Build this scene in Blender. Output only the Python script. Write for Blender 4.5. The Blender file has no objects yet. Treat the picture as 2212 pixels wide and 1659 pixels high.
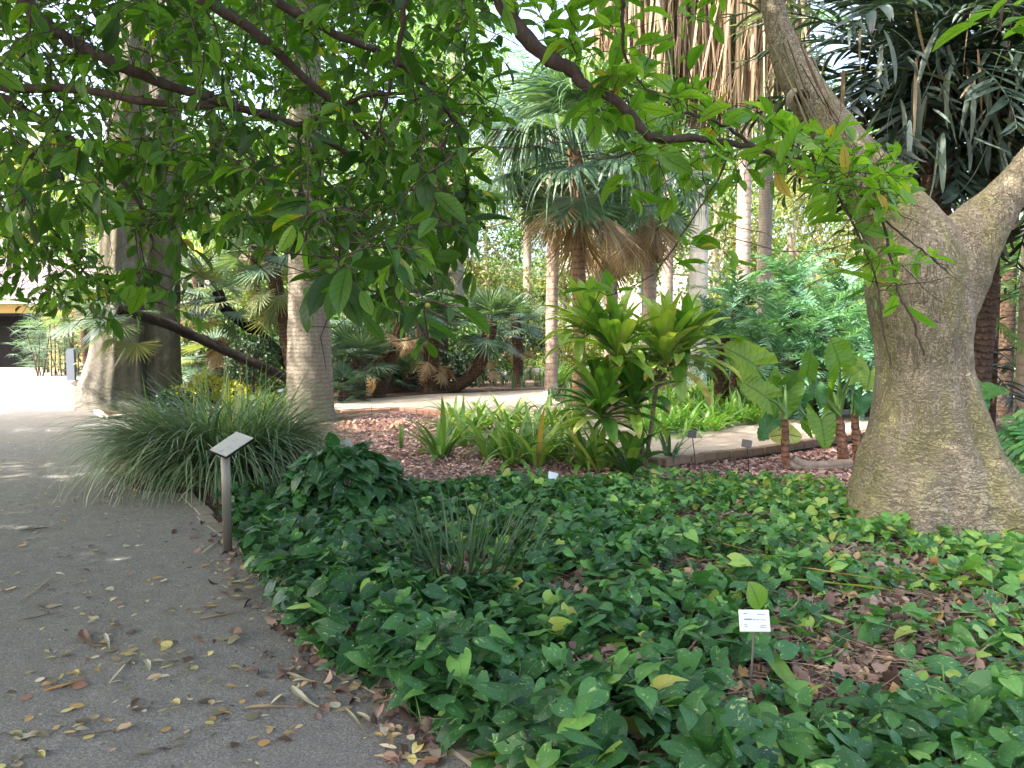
import bpy, math, random
import numpy as np
from mathutils import Matrix, Vector
from mathutils.geometry import tessellate_polygon
random.seed(7); rng = np.random.default_rng(7)
S = bpy.context.scene; C = S.collection
PI = math.pi
A = np.array
# ---------------------------------------------------------------- camera
PITCH = math.radians(3.68); F = 1670.0
_r = A([1., 0, 0]); _f = A([0, math.cos(PITCH), -math.sin(PITCH)]); _u = A([0, math.sin(PITCH), math.cos(PITCH)])
CAMP = A([0, 0, 1.6])
def _dir(X, Y): return _f + (X - 1106) / F * _r - (Y - 829.5) / F * _u
def W(X, Y, d):
    v = _dir(X, Y); return CAMP + v * (d / v[1])
def G(X, Y, z=0.0):
    v = _dir(X, Y); return CAMP + v * ((z - 1.6) / v[2])
cam = bpy.data.cameras.new('camera'); camo = bpy.data.objects.new('camera', cam); C.objects.link(camo)
camo.location = (0, 0, 1.6); camo.rotation_euler = (PI / 2 - PITCH, 0, 0)
cam.sensor_width = 36; cam.lens = 36 * F / 2212; cam.clip_end = 600; cam.clip_start = 0.05
S.camera = camo
# ---------------------------------------------------------------- light
SUN_EL, SUN_AZ = math.radians(50), math.radians(205)          # azimuth measured from +X, counter clockwise
sd = Vector((math.cos(SUN_EL) * math.cos(SUN_AZ), math.cos(SUN_EL) * math.sin(SUN_AZ), math.sin(SUN_EL)))
sun = bpy.data.lights.new('sun', 'SUN'); sun.energy = 2.0; sun.angle = math.radians(0.5); sun.color = (1, .93, .80)
suno = bpy.data.objects.new('sun', sun); C.objects.link(suno); suno.location = sd * 60
suno.rotation_euler = sd.to_track_quat('Z', 'Y').to_euler()
wd = bpy.data.worlds.new('World'); S.world = wd; wd.use_nodes = True
nt = wd.node_tree; bg = nt.nodes['Background']; sky = nt.nodes.new('ShaderNodeTexSky')
sky.sky_type = 'NISHITA'; sky.sun_disc = False; sky.sun_elevation = SUN_EL
sky.sun_rotation = PI / 2 - SUN_AZ; sky.dust_density = 7; sky.air_density = .8; sky.ozone_density = 0
nt.links.new(sky.outputs[0], bg.inputs[0]); bg.inputs[1].default_value = 0.15
S.view_settings.view_transform = 'Standard'; S.view_settings.look = 'None'; S.view_settings.exposure = 2.95
S.view_settings.gamma = 1
cy = S.cycles; S.render.engine = 'CYCLES'
cy.use_denoising = True; cy.max_bounces = 8; cy.diffuse_bounces = 5; cy.glossy_bounces = 2; cy.transmission_bounces = 4
cy.caustics_reflective = False; cy.caustics_refractive = False; cy.sample_clamp_indirect = 6
try:
    cy.denoiser = 'OPENIMAGEDENOISE'; cy.denoising_prefilter = 'ACCURATE'; cy.denoising_input_passes = 'RGB_ALBEDO_NORMAL'
except Exception: pass
# ---------------------------------------------------------------- objects
def tag(o, label=None, cat=None, group=None, kind=None):
    if label: o['label'] = label
    if cat: o['category'] = cat
    if group: o['group'] = group
    if kind: o['kind'] = kind
    return o
def thing(name, label, cat, loc=(0, 0, 0), group=None):
    o = bpy.data.objects.new(name, None); C.objects.link(o); o.location = tuple(loc); o.empty_display_size = .2
    return tag(o, label, cat, group)
def nrm(v):
    return v / np.maximum(np.linalg.norm(v, axis=-1, keepdims=True), 1e-9)
def frames(D, U):
    D = nrm(D); X = nrm(np.cross(D, U)); Z = np.cross(X, D); return X, D, Z
class MB:
    def __init__(s): s.V = []; s.Q = []; s.T = []; s.UV = []; s.TI = []; s.n = 0
    def add(s, V, Q=None, T=None, UV=None, ti=.5):
        V = np.asarray(V, float).reshape(-1, 3); m = len(V)
        s.V.append(V)
        if Q is not None and len(Q): s.Q.append(np.asarray(Q, int).reshape(-1, 4) + s.n)
        if T is not None and len(T): s.T.append(np.asarray(T, int).reshape(-1, 3) + s.n)
        s.UV.append(np.zeros((m, 2)) if UV is None else np.asarray(UV, float).reshape(-1, 2))
        s.TI.append(np.broadcast_to(np.asarray(ti, float), (m,)).copy() if np.ndim(ti) < 1 or len(np.atleast_1d(ti)) != m else np.asarray(ti, float))
        s.n += m; return s
    def batch(s, tpl, P, X, Y, Z, SC, ti):
        V, Q, UV = tpl; n = len(P); m = len(V)
        if n == 0: return s
        SC = np.asarray(SC, float)
        if SC.ndim < 2: SC = np.repeat(np.broadcast_to(SC, (n,))[:, None], 3, 1)
        v = V[None] * SC[:, None, :]
        out = P[:, None] + v[..., :1] * X[:, None] + v[..., 1:2] * Y[:, None] + v[..., 2:] * Z[:, None]
        q = (Q[None] + (np.arange(n) * m)[:, None, None])
        s.add(out.reshape(-1, 3), q.reshape(-1, 4), None, np.tile(UV, (n, 1)), np.repeat(np.broadcast_to(ti, (n,)), m))
        return s
    def mesh(s, name, origin=(0, 0, 0), smooth=True):
        me = bpy.data.meshes.new(name)
        V = np.concatenate(s.V) - np.asarray(origin, float)[None]
        Q = np.concatenate(s.Q) if s.Q else np.zeros((0, 4), int); T = np.concatenate(s.T) if s.T else np.zeros((0, 3), int)
        li = np.concatenate([Q.ravel(), T.ravel()]).astype(np.int32)
        ls = np.concatenate([np.arange(len(Q)) * 4, len(Q) * 4 + np.arange(len(T)) * 3]).astype(np.int32)
        me.vertices.add(len(V)); me.vertices.foreach_set('co', V.astype(np.float32).ravel())
        me.loops.add(len(li)); me.loops.foreach_set('vertex_index', li)
        me.polygons.add(len(ls)); me.polygons.foreach_set('loop_start', ls)
        me.update(calc_edges=True)
        me.polygons.foreach_set('use_smooth', np.full(len(ls), smooth, dtype=bool))
        uv = np.concatenate(s.UV); l = me.uv_layers.new(name='UVMap'); l.data.foreach_set('uv', uv[li].astype(np.float32).ravel())
        a = me.attributes.new('tint', 'FLOAT', 'POINT'); a.data.foreach_set('value', np.concatenate(s.TI).astype(np.float32))
        me.validate(); return me
    def build(s, name, mat, parent=None, origin=None, smooth=True):
        if origin is None: origin = tuple(parent.location) if parent is not None and parent.parent is None else (0, 0, 0)
        me = s.mesh(name, origin, smooth); return link(name, me, mat, parent)
def link(name, me, mat=None, parent=None):
    if mat is not None and not me.materials: me.materials.append(mat)
    o = bpy.data.objects.new(name, me); C.objects.link(o)
    if parent is not None: o.parent = parent
    return o
def orient(o, loc, d, up=(0, 0, 1), sc=1.0):
    X, Y, Z = frames(A(d, float)[None], A(up, float)[None]); X, Y, Z = X[0], Y[0], Z[0]
    if np.ndim(sc) == 0: sc = (sc, sc, sc)
    M = Matrix(((X[0], Y[0], Z[0], 0), (X[1], Y[1], Z[1], 0), (X[2], Y[2], Z[2], 0), (0, 0, 0, 1)))
    o.matrix_local = Matrix.Translation(tuple(loc)) @ M @ Matrix.Diagonal((sc[0], sc[1], sc[2], 1))
def copy_tree(o, parent=None):
    c = o.copy(); C.objects.link(c); c.parent = parent
    for ch in [k for k in bpy.data.objects if k.parent == o]: copy_tree(ch, c)
    return c
# ---------------------------------------------------------------- primitives
def grid_q(nr, nc, wrap=False):
    i, j = np.meshgrid(np.arange(nr - 1), np.arange(nc if wrap else nc - 1), indexing='ij'); j2 = (j + 1) % nc
    return np.stack([i * nc + j, i * nc + j2, (i + 1) * nc + j2, (i + 1) * nc + j], -1).reshape(-1, 4)
def smooth_path(P, n=4):
    P = np.asarray(P, float)
    if len(P) < 3: return P
    t = np.arange(len(P)); E = np.vstack([2 * P[0] - P[1], P, 2 * P[-1] - P[-2]]); out = []
    for k in range(len(P) - 1):
        p0, p1, p2, p3 = E[k:k + 4]
        for s in np.arange(n) / n:
            out.append(.5 * (2 * p1 + (p2 - p0) * s + (2 * p0 - 5 * p1 + 4 * p2 - p3) * s * s + (3 * p1 - p0 - 3 * p2 + p3) * s ** 3))
    out.append(P[-1]); return A(out)
def tube(mb, P, R, sides=8, lump=0., flute=None, ti=.5, cap=True):
    P = np.asarray(P, float); n = len(P); R = np.broadcast_to(np.asarray(R, float), (n,))
    Tn = nrm(np.gradient(P, axis=0)); ref = A([1., 0, 0]) if abs(Tn[0][0]) < .8 else A([0, 1., 0])
    N = np.zeros_like(P); N[0] = nrm(ref - Tn[0] * ref.dot(Tn[0]))
    for k in range(1, n): N[k] = nrm(N[k - 1] - Tn[k] * N[k - 1].dot(Tn[k]))
    B = np.cross(Tn, N); th = np.arange(sides) / sides * 2 * PI
    rr = np.repeat(R[:, None], sides, 1)
    if flute is not None: rr = rr * flute(np.arange(n) / max(1, n - 1), th)
    if lump: rr = rr * (1 + lump * rng.normal(size=rr.shape))
    V = P[:, None] + rr[..., None] * (np.cos(th)[None, :, None] * N[:, None] + np.sin(th)[None, :, None] * B[:, None])
    L = np.concatenate([[0], np.cumsum(np.linalg.norm(np.diff(P, axis=0), axis=1))])
    UV = np.stack([np.repeat(th[None] / 2 / PI, n, 0), np.repeat(L[:, None], sides, 1)], -1)
    mb.add(V.reshape(-1, 3), grid_q(n, sides, True), None, UV, ti)
    if cap == 'both':
        mb.add(np.vstack([V[0], P[:1]]), None, [((k + 1) % sides, k, sides) for k in range(sides)], None, ti)
    if cap:
        mb.add(np.vstack([V[-1], P[-1:] + Tn[-1:] * R[-1] * .3]), None, [(k, (k + 1) % sides, sides) for k in range(sides)], None, ti)
    return mb
def box(mb, lo, hi, ti=.5, M=None):
    x0, y0, z0 = lo; x1, y1, z1 = hi
    V = A([(x0, y0, z0), (x1, y0, z0), (x1, y1, z0), (x0, y1, z0), (x0, y0, z1), (x1, y0, z1), (x1, y1, z1), (x0, y1, z1)], float)
    if M is not None: V = V @ M[:, :3].T + M[:, 3]
    f = [(0, 3, 2, 1), (4, 5, 6, 7), (0, 1, 5, 4), (1, 2, 6, 5), (2, 3, 7, 6), (3, 0, 4, 7)]
    vv = A([V[i] for q in f for i in q]); mb.add(vv, np.arange(24).reshape(6, 4), None, None, ti); return mb
def bevbox(mb, lo, hi, b, M=None, ti=.5):
    x0, y0, z0 = lo; x1, y1, z1 = hi
    ring = lambda z, i: [(x0 + i, y0, z), (x1 - i, y0, z), (x1, y0 + i, z), (x1, y1 - i, z), (x1 - i, y1, z), (x0 + i, y1, z), (x0, y1 - i, z), (x0, y0 + i, z)]
    R0 = A(ring(z0, b), float); R1 = A(ring(z1 - b, b), float)
    c = A([(x0 + x1) / 2, (y0 + y1) / 2, 0]); R2 = R1.copy(); R2[:, :2] = c[:2] + (R2[:, :2] - c[:2]) * A([1 - 2 * b / (x1 - x0), 1 - 2 * b / (y1 - y0)]); R2[:, 2] = z1
    V = np.vstack([R0, R1, R2, [[c[0], c[1], z1]], [[c[0], c[1], z0]]])
    if M is not None: V = V @ M[:, :3].T + M[:, 3]
    mb.add(V, grid_q(3, 8, True), [(16 + k, 16 + (k + 1) % 8, 24) for k in range(8)] + [((k + 1) % 8, k, 25) for k in range(8)], None, ti); return mb
def leaf_tpl(ts, ws, n=6, cols=3, fold=.25, droop=.25, lobe=0., wave=0., twist=0., rib=0., ribn=8):
    t = np.linspace(0, 1, n + 1); w = np.interp(t, ts, ws); u = np.linspace(-1, 1, cols)
    ang = droop * t; y = np.concatenate([[0], np.cumsum(np.cos((ang[1:] + ang[:-1]) / 2) / n)]); z = -np.concatenate([[0], np.cumsum(np.sin((ang[1:] + ang[:-1]) / 2) / n)])
    T, U = np.meshgrid(t, u, indexing='ij')
    Xx = U * w[:, None]; Yy = y[:, None] - lobe * np.abs(U) ** 1.1 * (1 - T) ** 2.2
    Zz = z[:, None] + fold * np.abs(Xx) + wave * np.sin(T * 9 + U * 1.3) * np.abs(U) * w[:, None] + rib * np.abs(np.sin((T - .35 * np.abs(U)) * ribn * PI)) * np.abs(U) ** .5 * (1 - np.abs(U) * .3)
    tw = twist * T; Xr = Xx * np.cos(tw) - (Zz - z[:, None]) * np.sin(tw); Zr = z[:, None] + Xx * np.sin(tw) + (Zz - z[:, None]) * np.cos(tw)
    V = np.stack([Xr, Yy, Zr], -1).reshape(-1, 3); UV = np.stack([(U + 1) / 2, T], -1).reshape(-1, 2)
    return V, grid_q(n + 1, cols), UV
HEART = ([0, .1, .25, .45, .7, .9, 1], [.24, .37, .42, .37, .22, .07, .006])
ELL = ([0, .06, .18, .35, .55, .75, .9, 1], [.012, .07, .17, .235, .25, .2, .1, .006])
OVAL = ([0, .1, .3, .5, .7, .9, 1], [.03, .19, .32, .36, .32, .16, .01])
LANCE = ([0, .1, .3, .6, .85, 1], [.03, .075, .11, .1, .05, .004])
RAG = ([0, .15, .28, .4, .55, .7, .85, 1], [.03, .3, .2, .36, .22, .3, .1, .02])
def straps(mb, P, az, e0, bend, L, Wd, n=7, prof=([0, .1, .5, .85, 1], [.6, .9, 1, .5, .03]), fold=.25, ti=.5, power=1.3, side=0., cols=3):
    P = np.asarray(P, float); N = len(P); bc = lambda x: np.broadcast_to(np.asarray(x, float), (N,))
    az, e0, bend, L, Wd, ti, side = map(bc, (az, e0, bend, L, Wd, ti, side))
    t = np.linspace(0, 1, n + 1); tm = (t[1:] + t[:-1]) / 2
    e = e0[:, None] - bend[:, None] * t[None] ** power; em = e0[:, None] - bend[:, None] * tm[None] ** power
    a = az[:, None] + side[:, None] * t[None] ** 1.5; am = az[:, None] + side[:, None] * tm[None] ** 1.5
    ds = (L / n)[:, None]
    step = np.stack([np.cos(em) * np.cos(am) * ds, np.cos(em) * np.sin(am) * ds, np.sin(em) * ds], -1)
    ctr = P[:, None] + np.concatenate([np.zeros((N, 1, 3)), np.cumsum(step, 1)], 1)
    right = np.stack([-np.sin(a), np.cos(a), 0 * a], -1)
    T = np.stack([np.cos(e) * np.cos(a), np.cos(e) * np.sin(a), np.sin(e)], -1); nor = np.cross(T, right); nor *= np.where(nor[..., 2:] < 0, 1, 1)
    w = np.interp(t, *prof)[None] * Wd[:, None] / 2; us = np.linspace(-1, 1, cols)
    V = ctr[:, :, None] + us[None, None, :, None] * w[:, :, None, None] * right[:, :, None] - fold * (np.abs(us)[None, None, :, None] * w[:, :, None, None]) * nor[:, :, None]
    UV = np.stack(np.broadcast_arrays(((us + 1) / 2)[None, None, :], t[None, :, None], ), -1); UV = np.broadcast_to(UV, (N, n + 1, cols, 2))
    q = grid_q(n + 1, cols); m = (n + 1) * cols
    Q = (q[None] + (np.arange(N) * m)[:, None, None]).reshape(-1, 4)
    mb.add(V.reshape(-1, 3), Q, None, UV.reshape(-1, 2), np.repeat(ti, m)); return mb
# ---------------------------------------------------------------- materials
class NT:
    def __init__(s, name):
        s.m = bpy.data.materials.new(name); s.m.use_nodes = True; s.t = s.m.node_tree; s.t.nodes.clear()
        s.out = s.n('OutputMaterial')
    def n(s, t, **k):
        x = s.t.nodes.new('ShaderNode' + t)
        for a, b in k.items(): setattr(x, a, b)
        return x
    def l(s, a, b): s.t.links.new(a, b)
    def setv(s, sock, v):
        if hasattr(v, 'is_output') or isinstance(v, bpy.types.NodeSocket): s.l(v, sock)
        else: sock.default_value = v
    def math(s, op, a, b=0., c=0., clamp=False):
        x = s.n('Math', operation=op, use_clamp=clamp); s.setv(x.inputs[0], a); s.setv(x.inputs[1], b); s.setv(x.inputs[2], c); return x.outputs[0]
    def mix(s, f, a, b, mode='MIX'):
        x = s.n('Mix', data_type='RGBA', blend_type=mode); s.setv(x.inputs[0], f)
        s.setv(x.inputs[6], (*a, 1) if isinstance(a, tuple) and len(a) == 3 else a); s.setv(x.inputs[7], (*b, 1) if isinstance(b, tuple) and len(b) == 3 else b); return x.outputs[2]
    def noise(s, vec, scale, detail=4, rough=.55, dist=0.):
        x = s.n('TexNoise'); x.inputs['Scale'].default_value = scale; x.inputs['Detail'].default_value = detail; x.inputs['Roughness'].default_value = rough; x.inputs['Distortion'].default_value = dist
        if vec is not None: s.l(vec, x.inputs['Vector'])
        return x.outputs[0]
    def ramp(s, f, stops, interp='LINEAR'):
        x = s.n('ValToRGB'); cr = x.color_ramp; cr.interpolation = interp
        while len(cr.elements) < len(stops): cr.elements.new(1)
        for e, (p, c) in zip(cr.elements, stops): e.position = p; e.color = (*c, 1) if len(c) == 3 else c
        s.setv(x.inputs[0], f); return x.outputs[0]
    def maprange(s, v, a, b, c=0., d=1.):
        x = s.n('MapRange'); x.interpolation_type = 'SMOOTHSTEP'; s.setv(x.inputs[0], v)
        for i, q in enumerate((a, b, c, d)): x.inputs[i + 1].default_value = q
        return x.outputs[0]
    def coord(s, out='Object', scale=None):
        x = s.n('TexCoord').outputs[out]
        if scale is not None:
            mp = s.n('Mapping'); s.l(x, mp.inputs[0]); mp.inputs['Scale'].default_value = scale; x = mp.outputs[0]
        return x
    def bump(s, h, strength=.5, dist=.01, nrm=None):
        x = s.n('Bump'); x.inputs['Strength'].default_value = strength; x.inputs['Distance'].default_value = dist; s.l(h, x.inputs['Height'])
        if nrm is not None: s.l(nrm, x.inputs['Normal'])
        return x.outputs[0]
    def bsdf(s, col, rough=.6, spec=.4, bump=None, metal=0.):
        x = s.n('BsdfPrincipled'); s.setv(x.inputs['Base Color'], (*col, 1) if isinstance(col, tuple) else col); s.setv(x.inputs['Roughness'], rough)
        x.inputs['Specular IOR Level'].default_value = spec; x.inputs['Metallic'].default_value = metal
        if bump is not None: s.l(bump, x.inputs['Normal'])
        return x
    def done(s, sh): s.l(sh.outputs[0] if hasattr(sh, 'outputs') else sh, s.out.inputs[0]); return s.m
def leaf_mat(name, stops, transl=.35, rough=.42, vein=0., veinn=9, veincol=None, varieg=None, tcol=(1.5, 1.6, .55), edge=None, spec=.45, blotch=.25, stripes=0, tip=None):
    k = NT(name); at = k.n('Attribute', attribute_name='tint'); oi = k.n('ObjectInfo')
    obj = k.coord('Object'); ns = k.noise(obj, 9, 3)
    f = k.math('ADD', at.outputs['Fac'], k.math('MULTIPLY', k.math('SUBTRACT', ns, .5), blotch))
    f = k.math('ADD', f, k.math('MULTIPLY', k.math('SUBTRACT', oi.outputs['Random'], .5), .22), clamp=True)
    col = k.ramp(f, stops)
    uv = k.n('UVMap'); sp = k.n('SeparateXYZ'); k.l(uv.outputs[0], sp.inputs[0])
    au = k.math('ABSOLUTE', k.math('SUBTRACT', sp.outputs[0], .5)); h = None
    if vein or stripes:
        mid = k.maprange(au, .015, .05, 1, 0)
        if stripes:
            sv = k.math('MULTIPLY', k.math('ADD', k.math('SINE', k.math('MULTIPLY', sp.outputs[0], stripes * 6.283)), 1), .5)
            vv = k.math('MAXIMUM', mid, k.math('MULTIPLY', sv, .5))
        else:
            ph = k.math('SUBTRACT', sp.outputs[1], k.math('MULTIPLY', au, .45)); sv = k.math('ABSOLUTE', k.math('SINE', k.math('MULTIPLY', ph, veinn * PI)))
            vv = k.math('MAXIMUM', mid, k.maprange(sv, .02, .28, .85, 0))
        h = vv; vc = veincol if veincol else tuple(x * .45 for x in stops[0][1])
        col = k.mix(k.math('MULTIPLY', vv, max(vein, .35 if stripes else 0)), col, vc)
    if varieg:
        cmb = k.n('CombineXYZ'); k.l(k.math('MULTIPLY', sp.outputs[0], 5), cmb.inputs[0]); k.l(k.math('MULTIPLY', sp.outputs[1], 3), cmb.inputs[1]); k.l(k.math('MULTIPLY', at.outputs['Fac'], 77), cmb.inputs[2])
        v = k.noise(cmb.outputs[0], 1.3, 4, .65, 1.2); v = k.maprange(v, varieg[1], varieg[1] + .06)
        col = k.mix(k.math('MULTIPLY', v, .75), col, varieg[0])
    if edge: col = k.mix(k.maprange(au, .40, .5, 0, edge[1]), col, edge[0])
    if tip: col = k.mix(k.maprange(k.math('ADD', sp.outputs[1], k.math('MULTIPLY', k.math('SUBTRACT', k.noise(obj, 14, 3), .5), tip[1])), .9, .99, 0, .85), col, tip[0])
    bp = k.bump(h if h is not None else k.noise(obj, 60, 2), .35 if h is not None else .15, .004)
    pr = k.bsdf(col, rough, spec, bp); tr = k.n('BsdfTranslucent')
    k.l(k.mix(1., col, tcol, 'MULTIPLY'), tr.inputs[0])
    ms = k.n('MixShader'); ms.inputs[0].default_value = transl; k.l(pr.outputs[0], ms.inputs[1]); k.l(tr.outputs[0], ms.inputs[2])
    return k.done(ms)
def bark_mat(name, cols, scale=(1, 1, 1), s1=6, s2=30, bump=.6, dist=.02, rough=.9, rings=0, ringcol=None, patch=None, fiss=0, spec=.2):
    k = NT(name); v = k.coord('Object', scale); n1 = k.noise(v, s1, 6, .62, .4); n2 = k.noise(v, s2, 5, .6)
    f = k.math('ADD', k.math('MULTIPLY', n1, .6), k.math('MULTIPLY', n2, .4)); st = [(.3 + .4 * i / (len(cols) - 1), c) for i, c in enumerate(cols)]
    col = k.ramp(f, st); h = f
    if fiss:
        vo = k.n('TexVoronoi', feature='DISTANCE_TO_EDGE'); mp = k.mix(.12, v, k.n('TexNoise').outputs[1]); k.l(mp, vo.inputs['Vector']); vo.inputs['Scale'].default_value = fiss
        e = k.maprange(vo.outputs['Distance'], 0., .09); h = k.math('ADD', k.math('MULTIPLY', h, .6), k.math('MULTIPLY', e, .6)); col = k.mix(k.math('MULTIPLY', k.math('SUBTRACT', 1., e), .6), col, tuple(x * .45 for x in cols[0]))
    if rings:
        sp = k.n('SeparateXYZ'); k.l(k.coord('Object'), sp.inputs[0]); z = k.math('ADD', sp.outputs[2], k.math('MULTIPLY', n1, .14))
        w = k.math('SINE', k.math('MULTIPLY', z, rings * 6.283)); w = k.maprange(w, .55, .95); h = k.math('SUBTRACT', h, k.math('MULTIPLY', w, .5)); col = k.mix(k.math('MULTIPLY', w, .55), col, ringcol or cols[0])
    if patch:
        p = k.maprange(k.noise(k.coord('Object', (1, 1, .5)), patch[1], 5, .65), .5, .62); col = k.mix(k.math('MULTIPLY', p, patch[2]), col, patch[0])
    return k.done(k.bsdf(col, rough, spec, k.bump(h, bump, dist)))
def wrinkle_mat(name, cols, moss):
    k = NT(name); o = k.coord('Object'); base = k.noise(o, 3.2, 6, .65, .5); fine = k.noise(o, 60, 4, .65); sp = k.n('SeparateXYZ'); k.l(o, sp.inputs[0])
    def lines(scale, s, w, dist):
        n = k.noise(k.coord('Object', scale), s, 2.2, .5, dist); return k.maprange(k.math('ABSOLUTE', k.math('SUBTRACT', n, .5)), .0, w, 1, 0)
    hz = k.math('MULTIPLY', lines((.5, .5, 2.6), 11, .04, .8), k.maprange(k.noise(o, 5, 3), .3, .5)); vt = k.math('MULTIPLY', lines((2.2, 2.2, .5), 12, .035, .7), k.maprange(k.noise(o, 4, 3), .34, .54)); fz = k.math('MULTIPLY', lines((1, 1, 2.2), 26, .05, .6), .7)
    m = k.maprange(k.math('ADD', sp.outputs[2], k.math('MULTIPLY', base, 1.2)), .9, 2.0); ln = k.math('MAXIMUM', k.math('MAXIMUM', k.math('MULTIPLY', hz, k.math('SUBTRACT', 1., k.math('MULTIPLY', m, .75))), k.math('MULTIPLY', vt, k.math('ADD', k.math('MULTIPLY', m, .75), .2))), fz)
    f = k.math('ADD', k.math('MULTIPLY', base, .7), k.math('MULTIPLY', fine, .3)); col = k.ramp(f, [(.3, cols[0]), (.5, cols[1]), (.7, cols[2])])
    col = k.mix(k.math('MULTIPLY', k.maprange(k.noise(k.coord('Object', (1.4, 1.4, .45)), 2.2, 5, .6), .46, .6), .75), col, moss); col = k.mix(k.math('MULTIPLY', ln, .6), col, tuple(x * .4 for x in cols[0]))
    h = k.math('SUBTRACT', k.math('ADD', k.math('MULTIPLY', base, 1.), k.math('MULTIPLY', fine, .35)), k.math('MULTIPLY', ln, .7))
    return k.done(k.bsdf(col, .88, .22, k.bump(h, 1., .022)))
def plain_mat(name, c, rough=.6, metal=0., nscale=20, var=.15, bump=.1, spec=.4, dist=.004):
    k = NT(name); n = k.noise(k.coord('Object'), nscale, 5, .6); col = k.mix(n, tuple(x * (1 - var) for x in c), tuple(min(1, x * (1 + var)) for x in c))
    return k.done(k.bsdf(col, k.math('ADD', rough - .1, k.math('MULTIPLY', n, .2)), spec, k.bump(n, bump, dist), metal))
# ================================================================ shared materials
M = {}
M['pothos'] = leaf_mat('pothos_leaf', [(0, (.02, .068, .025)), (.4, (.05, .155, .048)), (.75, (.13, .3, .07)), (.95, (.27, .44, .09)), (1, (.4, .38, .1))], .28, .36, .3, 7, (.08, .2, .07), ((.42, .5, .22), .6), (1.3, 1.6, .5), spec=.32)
M['overhang'] = leaf_mat('broad_tree_leaf', [(0, (.022, .06, .012)), (.4, (.06, .145, .02)), (.8, (.14, .27, .035)), (.955, (.17, .31, .04)), (.985, (.42, .33, .04)), (1, (.42, .3, .05))], .5, .4, .75, 7, (.014, .045, .01), None, (1.9, 2.0, .6))
M['bright'] = leaf_mat('sunlit_tree_leaf', [(0, (.07, .18, .025)), (.4, (.15, .31, .035)), (.85, (.25, .42, .05)), (.955, (.3, .46, .06)), (.97, (.5, .38, .04)), (1, (.5, .33, .04))], .5, .36, .7, 7, (.03, .1, .015), None, (1.6, 1.65, .55))  # same leaf type as the overhang, sunlight put into the lighter colour
M['cordyline'] = leaf_mat('cordyline_leaf', [(0, (.045, .14, .03)), (.35, (.13, .29, .04)), (.72, (.34, .48, .08)), (.94, (.52, .56, .15)), (1, (.42, .24, .06))], .32, .35, 0, 9, (.05, .12, .02), None, (1.3, 1.4, .5), None, .5, .3, 6, tip=((.3, .19, .08), .55))
M['strap'] = leaf_mat('strap_leaf', [(0, (.07, .16, .035)), (.5, (.17, .31, .06)), (.86, (.32, .44, .1)), (.96, (.5, .42, .1)), (1, (.5, .3, .08))], .3, .36, 0, 9, (.09, .2, .04), None, (1.3, 1.4, .5), None, .5, .3, 3, tip=((.3, .19, .08), .55))
M['bedgreen'] = leaf_mat('bed_leaf', [(0, (.1, .25, .05)), (.5, (.22, .44, .09)), (.9, (.38, .55, .15)), (1, (.5, .45, .12))], .35, .36, 0, 9, (.09, .2, .04), None, (1.3, 1.4, .5), None, .5, .3, 2, tip=((.3, .19, .08), .55))
M['iris'] = leaf_mat('iris_leaf', [(0, (.05, .11, .06)), (1, (.14, .24, .12))], .25, .45)
M['grass'] = leaf_mat('grass_blade', [(0, (.06, .11, .055)), (.5, (.15, .23, .12)), (.88, (.3, .38, .22)), (1, (.38, .32, .16))], .22, .38, spec=.6)
M['tuft'] = leaf_mat('tuft_blade', [(0, (.02, .05, .022)), (1, (.07, .13, .045))], .2, .4)
M['alocasia'] = leaf_mat('elephant_ear_leaf', [(0, (.05, .14, .03)), (.5, (.12, .26, .03)), (1, (.24, .38, .05))], .42, .36, .6, 8, (.035, .1, .015), None, (1.45, 1.5, .4), tip=((.28, .2, .07), .35))
M['stripeleaf'] = leaf_mat('striped_leaf', [(0, (.45, .5, .14)), (1, (.55, .55, .2))], .4, .36, .95, 9, (.03, .1, .02))
M['petiole'] = plain_mat('petiole_green', (.12, .23, .06), .4, 0, 12, .3)
M['monstera'] = leaf_mat('monstera_leaf', [(0, (.03, .12, .04)), (.6, (.06, .2, .06)), (1, (.2, .36, .08))], .28, .3, .3, 6, (.12, .26, .1), tip=((.28, .2, .07), .35))
M['fan_blue'] = leaf_mat('blue_fan_leaf', [(0, (.035, .07, .05)), (.5, (.09, .155, .105)), (1, (.22, .31, .2))], .25, .42)
M['fan_yellow'] = leaf_mat('yellowing_fan_leaf', [(0, (.09, .13, .065)), (.6, (.19, .23, .11)), (1, (.34, .3, .14))], .3, .5)
M['fan_green'] = leaf_mat('green_fan_leaf', [(0, (.03, .075, .05)), (.5, (.08, .155, .1)), (1, (.22, .32, .21))], .28, .36)
M['fan_dead'] = leaf_mat('dead_fan_leaf', [(0, (.16, .1, .06)), (.5, (.36, .25, .14)), (1, (.55, .44, .27))], .3, .7, tcol=(1.2, 1.1, .8))
M['skirt'] = leaf_mat('dead_skirt_leaf', [(0, (.06, .037, .022)), (.4, (.2, .14, .085)), (.85, (.4, .31, .2)), (1, (.2, .27, .12))], .25, .75, tcol=(1.2, 1.1, .8))
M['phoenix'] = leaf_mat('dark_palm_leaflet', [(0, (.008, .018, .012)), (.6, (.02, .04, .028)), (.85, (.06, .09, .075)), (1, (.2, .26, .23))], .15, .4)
M['fern'] = leaf_mat('cycad_leaflet', [(0, (.035, .1, .06)), (.5, (.095, .225, .14)), (1, (.23, .4, .24))], .25, .36)
M['fern_light'] = leaf_mat('light_palm_leaflet', [(0, (.08, .18, .06)), (1, (.2, .36, .12))], .3, .4)
M['crown_a'] = leaf_mat('tree_crown_leaf_mid', [(0, (.02, .055, .014)), (.5, (.05, .12, .025)), (1, (.13, .23, .045))], .35, .45)
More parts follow.
